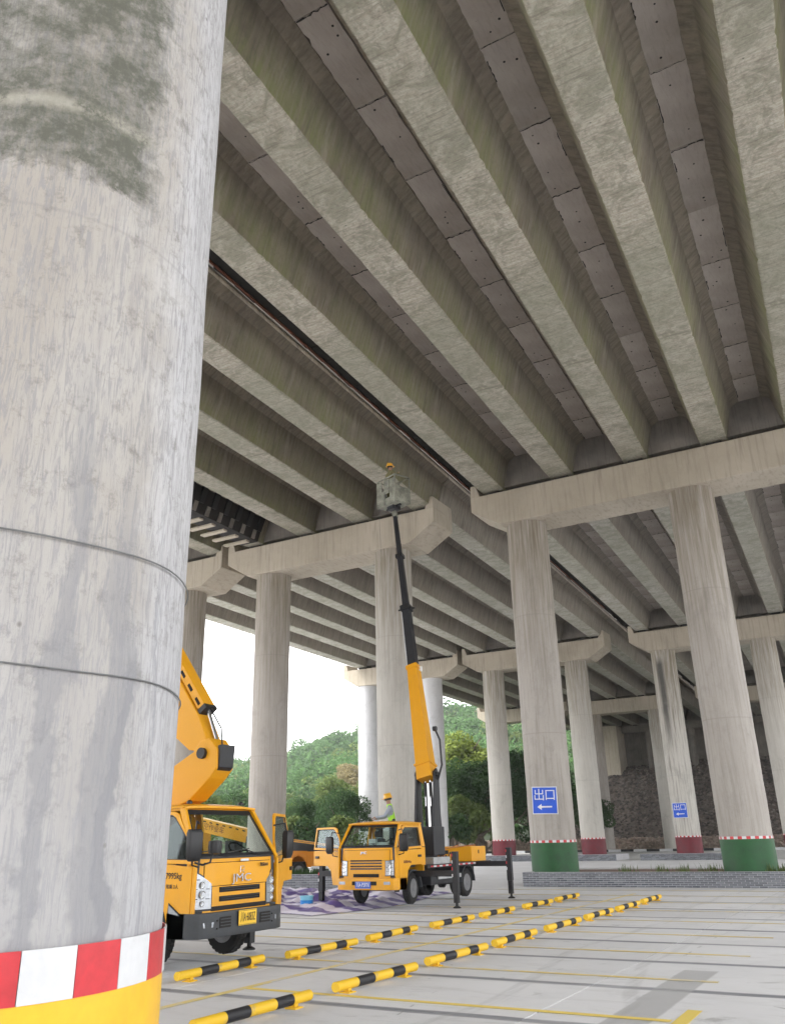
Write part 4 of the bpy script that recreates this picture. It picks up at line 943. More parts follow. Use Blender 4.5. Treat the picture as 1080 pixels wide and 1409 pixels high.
def headlight(c, F, x0, x1, z0, z1, s, kind):
    def top(u): return 1 - (.34 * (1 - u) ** 1.2 if kind == 1 else .06 * (1 - u))
    def P(u, v, o): return F(s * (x0 + (x1 - x0) * u), z0 + (z1 - z0) * v, o)
    b = MB(); b.slab(lambda u, v: P(-.06 + 1.09 * u, -.04 + (top(u) + .07) * v, -.006), 8, 2, (0, .02, 0)); a = b.obj('headlight', M['dark'], c, bevel=.003)
    b = MB(); b.slab(lambda u, v: P(.01 + .97 * u, .01 + (top(u) - .02) * v, -.014), 8, 2, (0, .012, 0)); b.obj('lens', M['lens'], a, smooth=True)
    q = MB()
    for vv, r in ((.62, .050), (.38, .058), (.15, .040)):
        p = P(.50, vv, -.026); q.lathe(p, [(r, .012), (r, -.004), (r * .82, -.004), (r * .7, .008), (r * .3, .010)], 'Y', 20)
    q.obj('reflector', M['chrome'], a, smooth=True)
    q = MB()
    for vv in (.30, .58, .85): q.bar(P(.12 if vv < .8 else .62, vv * .9, -.017), P(.9, vv * .9, -.017), .008, .010)
    q.obj('lens_bar', M['plastic'], a)

def outrigger(root, x, y, zt, xi, zarm, foot_z=0.0, sq=.13, post_top=None):
    t = bpy.data.objects.new('outrigger', None); C.objects.link(t); t.parent = root
    b = MB(); b.bar((xi, y, zarm), (x, y, zarm), .15, .14); b.obj('outrigger_beam', M['dark2'], t, bevel=.008)
    b = MB(); pt = zt; b.box(x - sq / 2, x + sq / 2, y - sq / 2, y + sq / 2, zarm - .45, pt); b.obj('jack_sleeve', M['dark2'], t, bevel=.01)
    b = MB(); b.box(x - sq / 2 + .012, x + sq / 2 - .012, y - sq / 2 + .012, y + sq / 2 - .012, foot_z + .12, zarm - .45); b.cyl((x, y, foot_z + .05), (x, y, foot_z + .13), .035, n=12); b.obj('jack_leg', M['dark'], t, bevel=.005)
    b = MB(); b.lathe((x, y, foot_z), [(.10, .0), (.10, .02), (.05, .05), (.0001, .055)], 'Z', 20); b.obj('jack_foot', M['dark'], t, smooth=True)
    b = MB()
    for k in range(4): z = pt - .12 - k * .16; b.box(x - sq / 2 - .002, x - sq / 2 + .03, y - sq / 2 - .003, y - sq / 2, z, z + .07, m=k % 2)
    b.obj('reflective_sticker', [M['redtape'], M['whitetape']], t)
    return t

def plate(c, F, x0, x1, z, h, mat, txtmat, body, off=-.05, bolt=True):
    b = MB(); xm = (x0 + x1) / 2; y = F(xm, z).y + off
    b.box(x0, x1, y - .006, y, z - h / 2, z + h / 2); a = b.obj('number_plate', mat, c, bevel=.004)
    text(body, h * .78, txtmat, frame((xm, y - .009, z), (1, 0, 0), (0, 0, 1)), a, 'plate_lettering', .001, sx=(x1 - x0) / h * .235)
    b = MB(); b.box(x0 + .012, x1 - .012, y - .0075, y - .0062, z - h / 2 + .008, z - h / 2 + .013); b.box(x0 + .012, x1 - .012, y - .0075, y - .0062, z + h / 2 - .013, z + h / 2 - .008); b.obj('plate_border', txtmat, a)

# ---------------- boom truck 1: nearest, nose to the wheel stop, facing +x
T1 = thing('boom_truck', 'large yellow folded boom truck close to the foreground column, grey bumper and yellow plate', 'boom truck', (-8.74, 10.68, 0.04), R(90), 'yellow boom trucks')
# local: nose at y=0 pointing -y; world +x = -local y ; local x -> world y
W1, L1, H1 = 1.92, 1.72, 2.16
G1 = dict(kind=1, taper=(1.36, .20), zb=.40, belt=1.40, rake=.44, bumper_top=.70, bp=.16, paint=M['truck'], arch=None,
          front_low=[(.05, .70), (.105, .70), (.105, 1.385), (.05, 1.385)],
          rear_low=[(1.36, .95), (1.72, .95), (1.72, 1.385), (1.36, 1.385)])
c1, F1, fr1 = cab(T1, W1, L1, H1, G1)
door_lo = [(.22, .66), (.62, .60), (.74, .80), (.98, .98), (1.34, .98), (1.34, 1.30), (.22, 1.30)]
def mk_door(T, s, W, G, ang, dec, L, H):
    h_ = .11 if G['kind'] == 1 else .21
    P = dict(hy=h_, lower=[(h_, G['dz']), (.58, G['dz']), (.66, G['az'] - .12), (.82, G['az']), (L - .18, G['az']), (L - .17, G['belt'] - .06), (.55, G['belt'] - .06), (h_, G['belt'] - .10)],
             frame=[(h_ + .005, G['belt'] - .06), (L - .17, G['belt'] - .03), (L - .18, H - .10), (G['rake'] + .20, H - .10), (G['rake'] + .10, H - .14), (h_ + .10, G['belt'] + .20)], fw=.055, handle=(L - .32, G['belt'] - .22))
    return door(T, s, W, G, P, ang, dec)
G1['dz'] = .50; G1['az'] = 1.0; 
def dec1(t, hx, hy, s):
    # picture-left side is local x<0 (world y lower) -> faces the camera
    f = lambda y, z: frame((s * .009, y - hy, z), (0, s, 0), (0, 0, 1))
    text('总质量7995kg', .115, M['blackink'], f(.60, 1.185), t, 'weight_lettering', .001, sx=.92)
    text('驾乘 3人', .062, M['blackink'], f(.46, 1.045), t, 'seats_lettering', .001)
    b = MB(); b.prism([(s * .006, .22 - hy, .66), (s * .006, .51 - hy, .70), (s * .006, .50 - hy, .84)], (s * .010, 0, 0)); a = b.obj('side_marker', M['dark'], t, bevel=.003)
    b = MB(); b.prism([(s * .017, .27 - hy, .675), (s * .017, .49 - hy, .71), (s * .017, .485 - hy, .81)], (s * .006, 0, 0)); b.obj('lens', M['lens'], a)
mk_door(c1, -1, W1, G1, 0, dec1, L1, H1)
mk_door(c1, 1, W1, G1, R(-64), None, L1, H1)
for s in (-1, 1): headlight(c1, F1, .63, .935, .745, 1.25, s, 1)
# grille: two long slots with slats
for z in (.985, .865):
    a = fr1(-.46, .46, z - .035, z + .035, -.012, .012, M['hole'], 'grille_slot', 10, 1)
    fr1(-.44, .44, z + .016, z + .026, -.020, .008, M['plastic'], 'slat', 8, 1, par=a); fr1(-.42, .42, z - .012, z - .004, -.020, .008, M['plastic'], 'slat', 8, 1, par=a)
fr1(-.62, .62, .715, .775, -.006, .012, M['hole'], 'lower_slot', 10, 1)
# bumper: deep moulded plastic wrapping round the corners
def bump_fn(hw, z0, z1, off):
    def fn(u, v):
        a = -1 + 2 * u; k = abs(a); x = a * (hw + .02) if k < .86 else math.copysign(hw + .02 - .0 * k, a) * (min(1, k / .93))
        x = a / max(1e-6, k) * min(hw + .02, k * (hw + .02) / .9) if k > 0 else 0
        y = -off + (.0 if k < .62 else (k - .62) ** 2 * 1.2) + (max(0, k - .9) * 3.5)
        return (x, y, z0 + (z1 - z0) * v - (.045 * (1 - v) * (0 if k > .35 else 1 - k / .35) * -1) * 0)
    return fn
b = MB(); b.slab(bump_fn(W1 / 2, .385, .705, .10), 26, 5, (0, .10, 0)); bp = b.obj('bumper', M['plastic'], c1, smooth=True, bevel=.008)
for sx in (-1, 1):
    b = MB(); b.prism([(sx * .70, -.088, .52), (sx * .86, -.055, .52), (sx * .87, -.05, .585), (sx * .69, -.090, .585)], (0, -.014, 0)); b.obj('fog_lamp', M['lens'], bp, bevel=.004)
    b = MB(); b.box(sx * .45 - .12, sx * .45 + .12, -.108, -.099, .50, .64); a = b.obj('air_intake', M['hole'], bp, bevel=.003)
    for k in range(3): q = MB(); q.box(sx * .45 - .11, sx * .45 + .11, -.114, -.107, .525 + k * .04, .537 + k * .04); q.obj('slat', M['plastic'], a)
    for k in range(2): q = MB(); q.cyl((sx * .62, -.115, .50 + k * .1), (sx * .62, -.095, .50 + k * .1), .012, n=10); q.obj('bolt', M['dark'], bp)
plate(bp, F1, -.19, .21, .60, .20, M['plateyellow'], M['blackink'], '川A·6083Z', off=-.145)
text('JMC', .155, M['chrome'], frame((0, -.004, 1.125), (1, 0, 0), (0, 0, 1)), c1, 'badge_lettering', .006, sx=1.6)
b = MB(); b.tube([(-.04, -.004, 1.20), (-.04, -.004, 1.285), (.04, -.004, 1.285), (.04, -.004, 1.235), (-.02, -.004, 1.235), (.045, -.004, 1.20)], .006, 6); b.obj('emblem', M['chrome'], c1)
text('凯锐800', .058, M['blackink'], frame((.52, -.002, 1.29), (1, 0, 0), (0, 0, 1)), c1, 'model_lettering', .002)
b = MB(); b.box(-.05, .13, -.012, -.006, 1.355, 1.385); b.obj('sticker', M['white'], c1)
mirror(c1, -1, -W1 / 2 + .06, .08, 1.58)
mirror(c1, 1, W1 / 2 + .06, .22, 1.56)
b = MB(); b.tube([(-.98, .05, 1.36), (-.99, -.10, 1.33), (-.90, -.16, 1.36), (-.82, -.14, 1.50)], .014, 8); b.lathe((-.80, -.15, 1.56), [(.0001, -.10), (.09, -.08), (.10, 0), (.09, .08), (.0001, .09)], 'Z', 14); b.obj('kerb_mirror', M['dark'], c1, smooth=True)
# chassis, fenders, wheels
b = MB()
for sx in (-.36, .36): b.box(sx - .04, sx + .04, .15, 6.2, .58, .76)
for y in (.35, 1.6, 2.6, 3.8, 5.0, 6.1): b.box(-.32, .32, y, y + .08, .60, .72)
b.obj('chassis', M['dark2'], T1)
for sx in (-1, 1):
    b = MB(); pts = []
    for i in range(13):
        a = math.pi * i / 12; pts.append((.98 - .46 * math.cos(a), .46 + .50 * math.sin(a)))
    b.prism([(sx * .98, y, z) for y, z in pts] + [(sx * .98, y, z) for y, z in [(.98 + .42 * math.cos(math.pi * i / 12), .46 + .46 * math.sin(math.pi * i / 12)) for i in range(13)]], (-sx * .30, 0, 0))
    b.obj('wheel_arch', M['dark'], T1)
    b = MB(); b.prism([(sx * .97, .20, .38), (sx * .97, .62, .42), (sx * .97, .60, .58), (sx * .97, .15, .62)], (-sx * .22, 0, 0)); b.obj('step', M['plastic'], T1, bevel=.01)
    wheel(T1, sx * .80, .92, .40, .395, .22, sx, R(-6)); wheel(T1, sx * .78, 4.3, .40, .395, .22, sx, 0, True)
b = MB(); b.cyl((-.8, .92, .40), (.8, .92, .40), .055, n=12); b.cyl((-.8, 4.3, .40), (.8, 4.3, .40), .07, n=12); b.lathe((0, 4.3, .40), [(.0001, -.2), (.17, -.08), (.17, .08), (.0001, .2)], 'X', 16); b.obj('axle', M['dark'], T1)
b = MB(); b.box(-.7, .7, 1.85, 2.05, .45, .75); b.box(-.5, .5, .25, 1.1, .34, .60); b.obj('engine_sump', M['dark'], T1, bevel=.03)
b = MB(); b.box(-.98, .98, 1.95, 6.3, .98, 1.06); b.obj('deck', M['dark2'], T1, bevel=.01)
b = MB(); b.box(-.97, .97, 3.0, 6.1, 1.065, 1.35); b.obj('tool_locker', M['truck'], T1, bevel=.02)
b = MB(); b.cyl((0, 2.65, 1.05), (0, 2.65, 1.40), .42, n=30); b.obj('turntable', M['dark2'], T1, smooth=True)
outrigger(T1, 1.30, .86, .98, .5, .55); outrigger(T1, -1.30, 5.6, 1.15, -.5, .85); outrigger(T1, 1.30, 5.6, 1.15, .5, .85)
# folded boom: lower arm reaches forward over the cab, upper arm folds back up
def yz_prism(pts, x0, x1): b = MB(); b.prism([(x0, y, z) for y, z in pts], (x1 - x0, 0, 0)); return b
bo = yz_prism([(3.1, 1.35), (2.55, 1.35), (1.18, 2.17), (.95, 2.24), (.56, 2.56), (.43, 2.70), (.44, 3.00), (.60, 3.17), (.80, 3.14), (.92, 2.98), (1.45, 2.72), (2.7, 2.2), (3.3, 1.9)], -.20, .20).obj('lower_boom', M['boom'], T1, bevel=.02)
yz_prism([(.47, 2.66), (.40, 2.72), (.37, 3.06), (.45, 3.05)], -.16, .16).obj('knuckle_plate', M['dark2'], bo, bevel=.005)
b = MB(); b.cyl((-.26, .72, 2.94), (.26, .72, 2.94), .085, n=20); b.obj('pivot_pin', M['dark'], bo, smooth=True)
u0 = Vector((0, .82, 3.00)); d = Vector((0, .74, 1.0)).normalized(); n2 = Vector((0, d.z, -d.y)); 
def U(a, k): p = u0 + d * a + n2 * k; return (p.y, p.z)
ub = yz_prism([U(-.15, -.10), U(0, -.2), U(.5, -.27), U(5.5, -.22), U(5.5, .28), U(.7, .36), U(.15, .18)], -.17, .17).obj('upper_boom', M['boom'], T1, bevel=.018)
# levelling cylinder housing with slots on the outer face of the upper arm
hb = yz_prism([U(.55, -.44), U(.62, -.28), U(4.5, -.24), U(4.5, -.40)], -.13, .13).obj('cylinder_guard', M['boom'], ub, bevel=.012)
for i in range(12):
    p = u0 + d * (.72 + i * .30) + n2 * -.35
    b = MB(); b.bar(p - d * .075, p + d * .075, .275, .055, up=n2); b.obj('slot', M['hole'], hb, bevel=.01)
b = MB(); p = u0 + d * .55 + n2 * -.36; b.bar(p - d * .04, p + d * .04, .28, .17, up=n2); b.obj('end_cap', M['dark'], ub)
b = MB(); b.tube([u0 + d * .52 + n2 * -.42, u0 + d * .1 + n2 * -.42, u0 + d * -.12 + n2 * -.30, u0 + d * -.25 + n2 * -.2], .012, 6); b.obj('hydraulic_hose', M['dark'], ub, smooth=True)
b = MB(); b.tube([u0 + d * .52 + n2 * -.36, u0 + d * -.02 + n2 * -.24], .035, 10); b.obj('cylinder_rod', M['chrome'], ub, smooth=True)
b = MB(); q = u0 + d * 5.5; b.box(-.45, .45, q.y - .4, q.y + .5, q.z - .1, q.z + .9); b.obj('stowed_basket', M['grime'], T1, bevel=.02)

# ---------------- boom truck 2: raised on its jacks, boom up to the deck
T2 = thing('boom_truck', 'yellow boom truck standing on outriggers with raised telescopic boom, open door and blue plate', 'boom truck', (-12.17, 19.74, 0.0), 0, 'yellow boom trucks')
W2, L2, H2 = 1.74, 1.62, 2.08; Z2 = 0.0
G2 = dict(kind=2, taper=(1.45, .16), zb=.45, belt=1.45, rake=.42, bumper_top=.72, bp=.15, paint=M['truck'], arch=None,
          front_low=[(.05, .72), (.20, .72), (.20, 1.435), (.05, 1.435)], rear_low=[(1.40, 1.0), (1.62, 1.0), (1.62, 1.435), (1.40, 1.435)], dz=.56, az=1.02)
c2, F2, fr2 = cab(T2, W2, L2, H2, G2)
def dec2(t, hx, hy, s):
    f = lambda y, z: frame((s * .009, y - hy, z), (0, s, 0), (0, 0, 1))
    text('总质量4495kg', .075, M['rust'], f(.62, .98 + .12), t, 'weight_lettering', .001, sx=.9)
mk_door(c2, 1, W2, G2, 0, dec2, L2, H2); mk_door(c2, -1, W2, G2, R(70), None, L2, H2)
for s in (-1, 1): headlight(c2, F2, .57, .78, .80, 1.16, s, 2)
for z in (1.15, 1.09, 1.02, .96):
    fr2(-.47, .47, z - .014, z + .014, -.012, .012, M['hole'] if z in (1.15, 1.02) else M['plastic'], 'grille_slot', 10, 1)
    fr2(-.47, .47, z - .022, z - .016, -.018, .012, M['chrome'], 'grille_trim', 10, 1)
fr2(-.38, .38, .76, .84, -.008, .012, M['hole'], 'lower_slot', 10, 1)
text('JMC', .085, M['chrome'], frame((-.05, -.002, 1.335), (1, 0, 0), (0, 0, 1)), c2, 'badge_lettering', .005, sx=1.3)
b = MB(); b.slab(bump_fn(W2 / 2, .47, .735, .07), 24, 5, (0, .10, 0)); bp = b.obj('bumper', M['truck'], c2, smooth=True, bevel=.008)
for sx in (-1, 1):
    b = MB(); b.box(sx * .66 - .09, sx * .66 + .09, -.075, -.055, .595, .665); b.obj('fog_lamp', M['lens'], bp, bevel=.004)
b = MB(); b.box(-.36, .36, -.078, -.066, .58, .67); b.obj('air_intake', M['hole'], bp)
plate(bp, F2, -.26, .20, .585, .16, M['plateblue'], M['white'], '川A·P597X', off=-.10)
mirror(c2, 1, W2 / 2 + .0, .20, 1.56); mirror(c2, -1, -W2 / 2 - .06, .22, 1.52)
b = MB(); b.box(-.02, .18, .20, .30, 1.49, 1.66); b.box(.22, .50, .18, .3, 1.47, 1.58); b.obj('dashboard_papers', M['white'], c2)
b = MB()
for sx in (-.33, .33): b.box(sx - .04, sx + .04, .15, 5.7, .66, .84)
for y in (.35, 1.6, 2.6, 3.4, 4.6, 5.6): b.box(-.30, .30, y, y + .08, .68, .80)
b.obj('chassis', M['dark2'], T2)
for sx in (-1, 1):
    wheel(T2, sx * .74, .98, .47, .365, .20, sx, R(8)); wheel(T2, sx * .72, 4.25, .45, .365, .20, sx, 0, True)
    for yc, rr in ((.98, .44), (4.25, .46)):
        b = MB(); o_ = [(yc - rr * math.cos(math.pi * i / 12), .47 + rr * math.sin(math.pi * i / 12)) for i in range(13)]; i_ = [(yc + (rr - .03) * math.cos(math.pi * i / 12), .47 + (rr - .03) * math.sin(math.pi * i / 12)) for i in range(13)]
        b.prism([(sx * .86, y, z) for y, z in o_ + i_], (-sx * .28, 0, 0)); b.obj('mudguard', M['plastic'], T2)
b = MB(); b.cyl((-.74, .98, .47), (.74, .98, .47), .05, n=12); b.cyl((-.74, 4.25, .45), (.74, 4.25, .45), .06, n=12); b.lathe((0, 4.25, .45), [(.0001, -.18), (.15, -.07), (.15, .07), (.0001, .18)], 'X', 16); b.obj('axle', M['dark'], T2)
b = MB(); b.box(-.4, .4, .5, 1.9, .42, .66); b.box(-.55, -.30, 2.1, 3.2, .45, .75); b.obj('engine_sump', M['dark'], T2, bevel=.03)
b = MB(); b.box(.45, .82, 2.0, 3.3, .48, .80); b.obj('fuel_tank', M['dark2'], T2, bevel=.03)
b = MB(); b.bar((.86, 2.35, .66), (.86, 3.75, .66), .03, .10); b.obj('side_guard', M['alu'], T2)
b = MB(); b.box(-.87, .87, 1.72, 5.9, .90, .985); dk = b.obj('deck', M['dark2'], T2, bevel=.008)
b = MB()
for i in range(22): b.box(.871, .876, 1.9 + i * .18, 2.06 + i * .18, .925, .965, m=i % 2)
b.obj('reflective_sticker', [M['redtape'], M['whitetape']], dk)
b = MB(); b.box(.45, .865, 2.10, 3.1, .99, 1.16); b.obj('valve_box', M['alu'], T2, bevel=.01)
b = MB(); b.box(-.55, .86, 4.55, 5.55, .99, 1.40); lk = b.obj('tool_locker', M['truck'], T2, bevel=.015)
b = MB(); b.box(.861, .87, 5.0, 5.06, 1.20, 1.30); b.obj('latch', M['dark'], lk)
b = MB(); b.box(-.1, .1, 4.546, 4.549, 1.2, 1.3); b.obj('latch', M['dark'], lk)
b = MB()
for i in range(5): a = i * 1.3; b.tube([(.1 + .2 * math.cos(a + k * .5), 3.75 + .35 * math.sin(a + k * .5) , 1.03 + .035 * i + .02 * k % .1) for k in range(12)], .022, 6)
b.obj('coiled_hose', M['hose'], T2, smooth=True)
b = MB()
for i in range(7): x = -.2 + i * .13; b.tube([(x, 3.5 + .1 * math.sin(i), 1.0), (x + .04, 3.6, 1.22 + .05 * math.cos(i * 2)), (x + .02, 3.9, 1.05)], .018, 6)
b.obj('hydraulic_hoses', M['dark'], T2, smooth=True)
b = MB(); b.tube([(-.7, 3.3, 1.30), (.2, 4.0, 1.36), (.84, 4.9, 1.43)], .016, 6); b.tube([(-.3, 3.2, 1.1), (.5, 4.4, 1.44)], .012, 6); b.obj('lashed_pole', M['hose'], T2)
b = MB(); b.box(-.30, .20, 3.30, 3.7, .99, 1.30); b.obj('control_cabinet', M['rust'], T2, bevel=.02)
def o2(wx, wy, zt, zarm): outrigger(T2, wx + 12.17, wy - 19.74, zt, .6 if wx > -12 else -.6, zarm, sq=.145)
o2(-10.23, 20.95 + .0, 1.32, .80); o2(-14.40, 21.05, 1.20, .80); o2(-10.27, 24.60, 1.35, .80 + .12); o2(-14.1, 24.7, 1.35, .92)
# turntable, fork and boom
tx, ty = .42, 2.62
b = MB(); b.cyl((tx - .15, ty, .98), (tx - .15, ty, 1.22), .40, n=30); b.obj('slewing_ring', M['dark2'], T2, smooth=True)
A = Vector((-11.72 + 12.17, 22.40 - 19.74, 3.35))                     # boom heel pivot, local
TIP = Vector((-14.12 + 12.17, 25.15 - 19.74, 12.98))
bd = (TIP - A).normalized(); side = bd.cross(Vector((0, 0, 1))).normalized()
side = Vector((math.cos(.05), math.sin(.05), 0))
fork = bpy.data.objects.new('boom_fork', None); C.objects.link(fork); fork.parent = T2
for sx in (-.29, .29):
    b = MB(); p = [A + Vector((sx * .0, 0, 0))]
    xx = A.x + sx
    b.prism([(xx - .035, ty - .30, 1.22), (xx - .035, ty + .35, 1.22), (xx - .035, A.y + .16, 2.3), (xx - .035, A.y + .14, 3.38), (xx - .035, A.y + .02, 3.52), (xx - .035, A.y - .12, 3.42), (xx - .035, A.y - .14, 3.0), (xx - .035, ty - .22, 1.95)], (.07, 0, 0)); b.obj('fork_plate', M['dark2'], fork, bevel=.012)
b = MB(); b.box(A.x - .34, A.x + .34, ty - .32, ty + .36, 1.20, 1.95); b.obj('fork_base', M['dark2'], fork, bevel=.03)
b = MB(); b.cyl((A.x - .36, A.y, A.z), (A.x + .36, A.y, A.z), .075, n=18); b.obj('pivot_pin', M['dark'], fork, smooth=True)
for sx in (-.09, .09):
    b = MB(); b.tube([(A.x + sx, ty + .15, 1.6), (A.x + sx * .9, A.y + .05, 3.15)], .045, 12); b.obj('lift_cylinder', M['dark2'], fork, smooth=True)
    b = MB(); b.tube([(A.x + sx * .9, A.y + .05, 2.5), (A.x + sx * .9, A.y + .05, 3.2)], .03, 10); b.obj('cylinder_rod', M['chrome'], fork, smooth=True)
b = MB(); b.tube([(A.x + .30, A.y + .05, 4.6), (A.x + .44, A.y + .05, 4.3), (A.x + .50, A.y, 3.6), (A.x + .36, A.y, 3.2)], .03, 8); b.lathe((A.x + .32, A.y, 4.62), [(.07, -.05), (.07, .05)], 'X', 14); b.obj('cable_arm', M['dark'], fork, smooth=True)
up = bd.cross(Vector((1, 0, 0))).normalized()
def sec(a0, a1, w, h, name, mat, par=T2, w1=None, h1=None, bev=.012):
    b = MB(); b.bar(A + bd * a0, A + bd * a1, w, h, up=up, w1=w1, h1=h1); return b.obj(name, mat, par, bevel=bev)
Ltot = (TIP - A).length
s1 = sec(-.15, 3.55, .46, .46, 'boom_section', M['boom'], w1=.32, h1=.32)
sec(3.46, 3.60, .38, .38, 'wear_ring', M['boom'], s1)
sec(.25, .32, .52, .50, 'collar', M['boom'], s1)
s2 = sec(3.55, 5.9, .27, .27, 'boom_section', M['dark2'], w1=.24, h1=.24); sec(5.72, 5.92, .33, .33, 'wear_ring', M['dark'], s2)
b = MB(); p = A + bd * 5.8; b.cyl(p + Vector((-.30, 0, 0)), p + Vector((.30, 0, 0)), .03, n=8); b.obj('guide_pin', M['dark'], s2)
s3 = sec(5.9, 8.1, .19, .19, 'boom_section', M['dark2'], w1=.17, h1=.17); sec(7.98, 8.12, .26, .26, 'wear_ring', M['dark'], s3)
s4 = sec(8.1, Ltot - .35, .15, .15, 'boom_section', M['rust' if 0 else 'dark2'], w1=.13, h1=.13); sec(Ltot - .40, Ltot - .15, .15, .18, 'boom_head', M['grime'], s4)
b = MB(); q0 = A + bd * 3.6 + up * .0 + Vector((-.20, 0, 0)); q1 = A + bd * 5.8 + Vector((-.17, 0, 0)); b.tube([q0, q1], .03, 8); b.obj('cable_chain', M['alu'], s2)
b = MB(); p = A + bd * 3.8; b.box(p.x + .18, p.x + .30, p.y - .05, p.y + .05, p.z - .35, p.z - .2); b.obj('sensor_box', M['white'], s1)
text('高空作业', .22, M['blackink'], frame(A + bd * 2.2 - up * .0 + Vector((0, -.235, 0)), (1, 0, 0), bd), s1, 'boom_lettering', .001) if 0 else None

# lift basket hung at the boom tip, spattered with cement
bx0, by0, bz0 = -14.14, 25.15, 13.08
BK = thing('lift_basket', 'cement spattered steel work basket at the top of the raised boom', 'work basket', (bx0, by0, bz0), R(-22))
b = MB(); w, dp, h = .52, .34, 1.05
b.box(-w, w, -dp, dp, 0, .05); b.obj('basket_floor', M['grime'], BK, bevel=.01)
b = MB()
for sx in (-w, -w * .15, w):
    for sy in (-dp, dp): b.bar((sx, sy, 0), (sx, sy, h), .045, .045)
for z in (.55, h):
    for sy in (-dp, dp): b.bar((-w, sy, z), (w, sy, z), .04, .04)
    for sx in (-w, w): b.bar((sx, -dp, z), (sx, dp, z), .04, .04)
b.obj('basket_rail', M['grime'], BK)
for a in ((-w, -w * .5, -dp, .05, .98), (-w * .5, -w * .15, -dp, .05, .52), (-w * .13, w * .35, -dp, .42, .98), (-w * .13, w * .4, -dp, .05, .25), (w * .42, w, -dp, .05, .95), (-w, -w * .2, dp, .05, .50)):
    b = MB(); b.box(a[0], a[1], a[2] - .012, a[2] + .012, a[3], a[4]); b.obj('side_sheet', M['grime'], BK, bevel=.004)
for sx in (-w, w): b = MB(); b.box(sx - .012, sx + .012, -dp, dp, .05, .62); b.obj('side_sheet', M['grime'], BK, bevel=.004)
b = MB(); b.bar((0, 0, -.14), (0, 0, 0), .35, .35); b.bar((-.4, 0, -.03), (.4, 0, -.03), .08, .06); b.obj('basket_mount', M['dark2'], BK)
b = MB(); b.tube([(-.5, -.3, -.02), (-.47, -.3, -.9), (-.45, -.28, -1.7)], .006, 5); b.obj('hanging_cord', M['wire'], BK)
b = MB(); b.tube([(.1, -.1, 1.0), (.0, -.2, 1.9), (.0, -.2, 2.0)], .012, 6) if 0 else None

# ---------------- truck 3 behind the left planter
T3 = thing('boom_truck', 'orange yellow truck with stowed lattice boom parked behind the left brick planter', 'boom truck', (-25.4, 33.9, 0), R(90), 'yellow boom trucks')
# local y -> world -x... nose towards world +x
def bx3(x0, x1, y0, y1, z0, z1, name, mat, bev=.015, par=None): b = MB(); b.box(x0, x1, y0, y1, z0, z1); return b.obj(name, M[mat], par or T3, bevel=bev)
bx3(-.35, .35, -5.0, 4.2, .60, .78, 'chassis', 'dark2')
body = MB(); hw = .98
for s in (-1, 1):
    body.prism([(s * hw, 1.2, .62), (s * hw, 1.2, 1.28), (s * hw, -4.6, 1.20), (s * hw, -4.6, .60), (s * hw, -1.15, .60)] + [(s * hw, -1.6 + .44 * math.cos(math.pi * i / 10), .56 + .44 * math.sin(math.pi * i / 10)) for i in range(11)] + [(s * hw, -2.05, .58), (s * hw, -2.0, .58)][:0], (-s * .05, 0, 0)) if 0 else None
    body.box(min(s * hw, s * (hw - .05)), max(s * hw, s * (hw - .05)), -1.12, 1.2, .60, 1.28)
    body.box(min(s * hw, s * (hw - .05)), max(s * hw, s * (hw - .05)), -4.6, -2.08, .58, 1.22)
    body.prism([(s * hw, -1.6 + .46 * math.cos(math.pi * i / 10), .58 + .46 * math.sin(math.pi * i / 10)) for i in range(11)] + [(s * hw, -2.08, 1.24), (s * hw, -1.12, 1.26)], (-s * .05, 0, 0))
body.box(-hw, hw, 1.15, 1.2, .60, 1.28); body.box(-hw + .06, hw - .06, -4.6, 1.14, 1.14, 1.19)
body.obj('body', M['orange'], T3, bevel=.006)
for s in (-1, 1):
    wheel(T3, s * .80, -1.6, .40, .39, .22, s); bx3(s * .99 - .012, s * .99 + .012, .55, .80, .92, 1.08, 'side_lamp', 'redlens', .004)
    wheel(T3, s * .80, 2.6, .40, .39, .22, s, 0, True)
bx3(-.99, .99, -3.6, -2.3, .50, .62, 'side_guard', 'white')
b = MB(); 
for s in (-.7, .7): b.bar((s, 1.6, 1.72), (s, -4.6, 1.02), .06, .42)
b.bar((-.73, -1.5, 1.37), (.73, -1.5, 1.37), .05, .3); b.obj('black_side_boards', M['dark'], T3, bevel=.01)
b = MB(); b.bar((-.70, 1.6, 1.96), (-.70, -4.6, 1.26), .05, .04); b.bar((-.4, 1.6, 2.02), (-.4, -4.4, 1.30), .04, .04); b.obj('top_rail', M['boom'], T3)
lb = MB(); lb.bar((0, 7.6, 3.05), (0, 1.3, 1.80), .42, .62); lb_ = lb.obj('stowed_boom', M['boom'], T3, bevel=.02)
dd = (Vector((0, 1.3, 1.80)) - Vector((0, 7.6, 3.05))).normalized(); uu = Vector((1, 0, 0)).cross(dd) * -1
for i in range(14):
    p = Vector((0, 7.6, 3.05)) + dd * (.5 + i * .42) + Vector((0, 0, .20)); b = MB(); b.bar(p - dd * .09, p + dd * .09, .432, .06, up=(0, 0, 1)); b.obj('slot', M['hole'], lb_)
text('高空作业车', .34, M['rust'], frame(Vector((-.215, 0, 0)) + Vector((0, 4.2, 2.34)), dd, (0, -dd.z * 1.0, 1) if 0 else Vector((0, dd.z, -dd.y)) * (1 if -dd.y > 0 else -1)), lb_, 'boom_lettering', .002)
bx3(-.95, .95, 2.0, 4.4, .95, 1.03, 'deck', 'dark2'); bx3(-.3, .3, 2.6, 3.2, 1.03, 1.75, 'boom_rest', 'dark2')
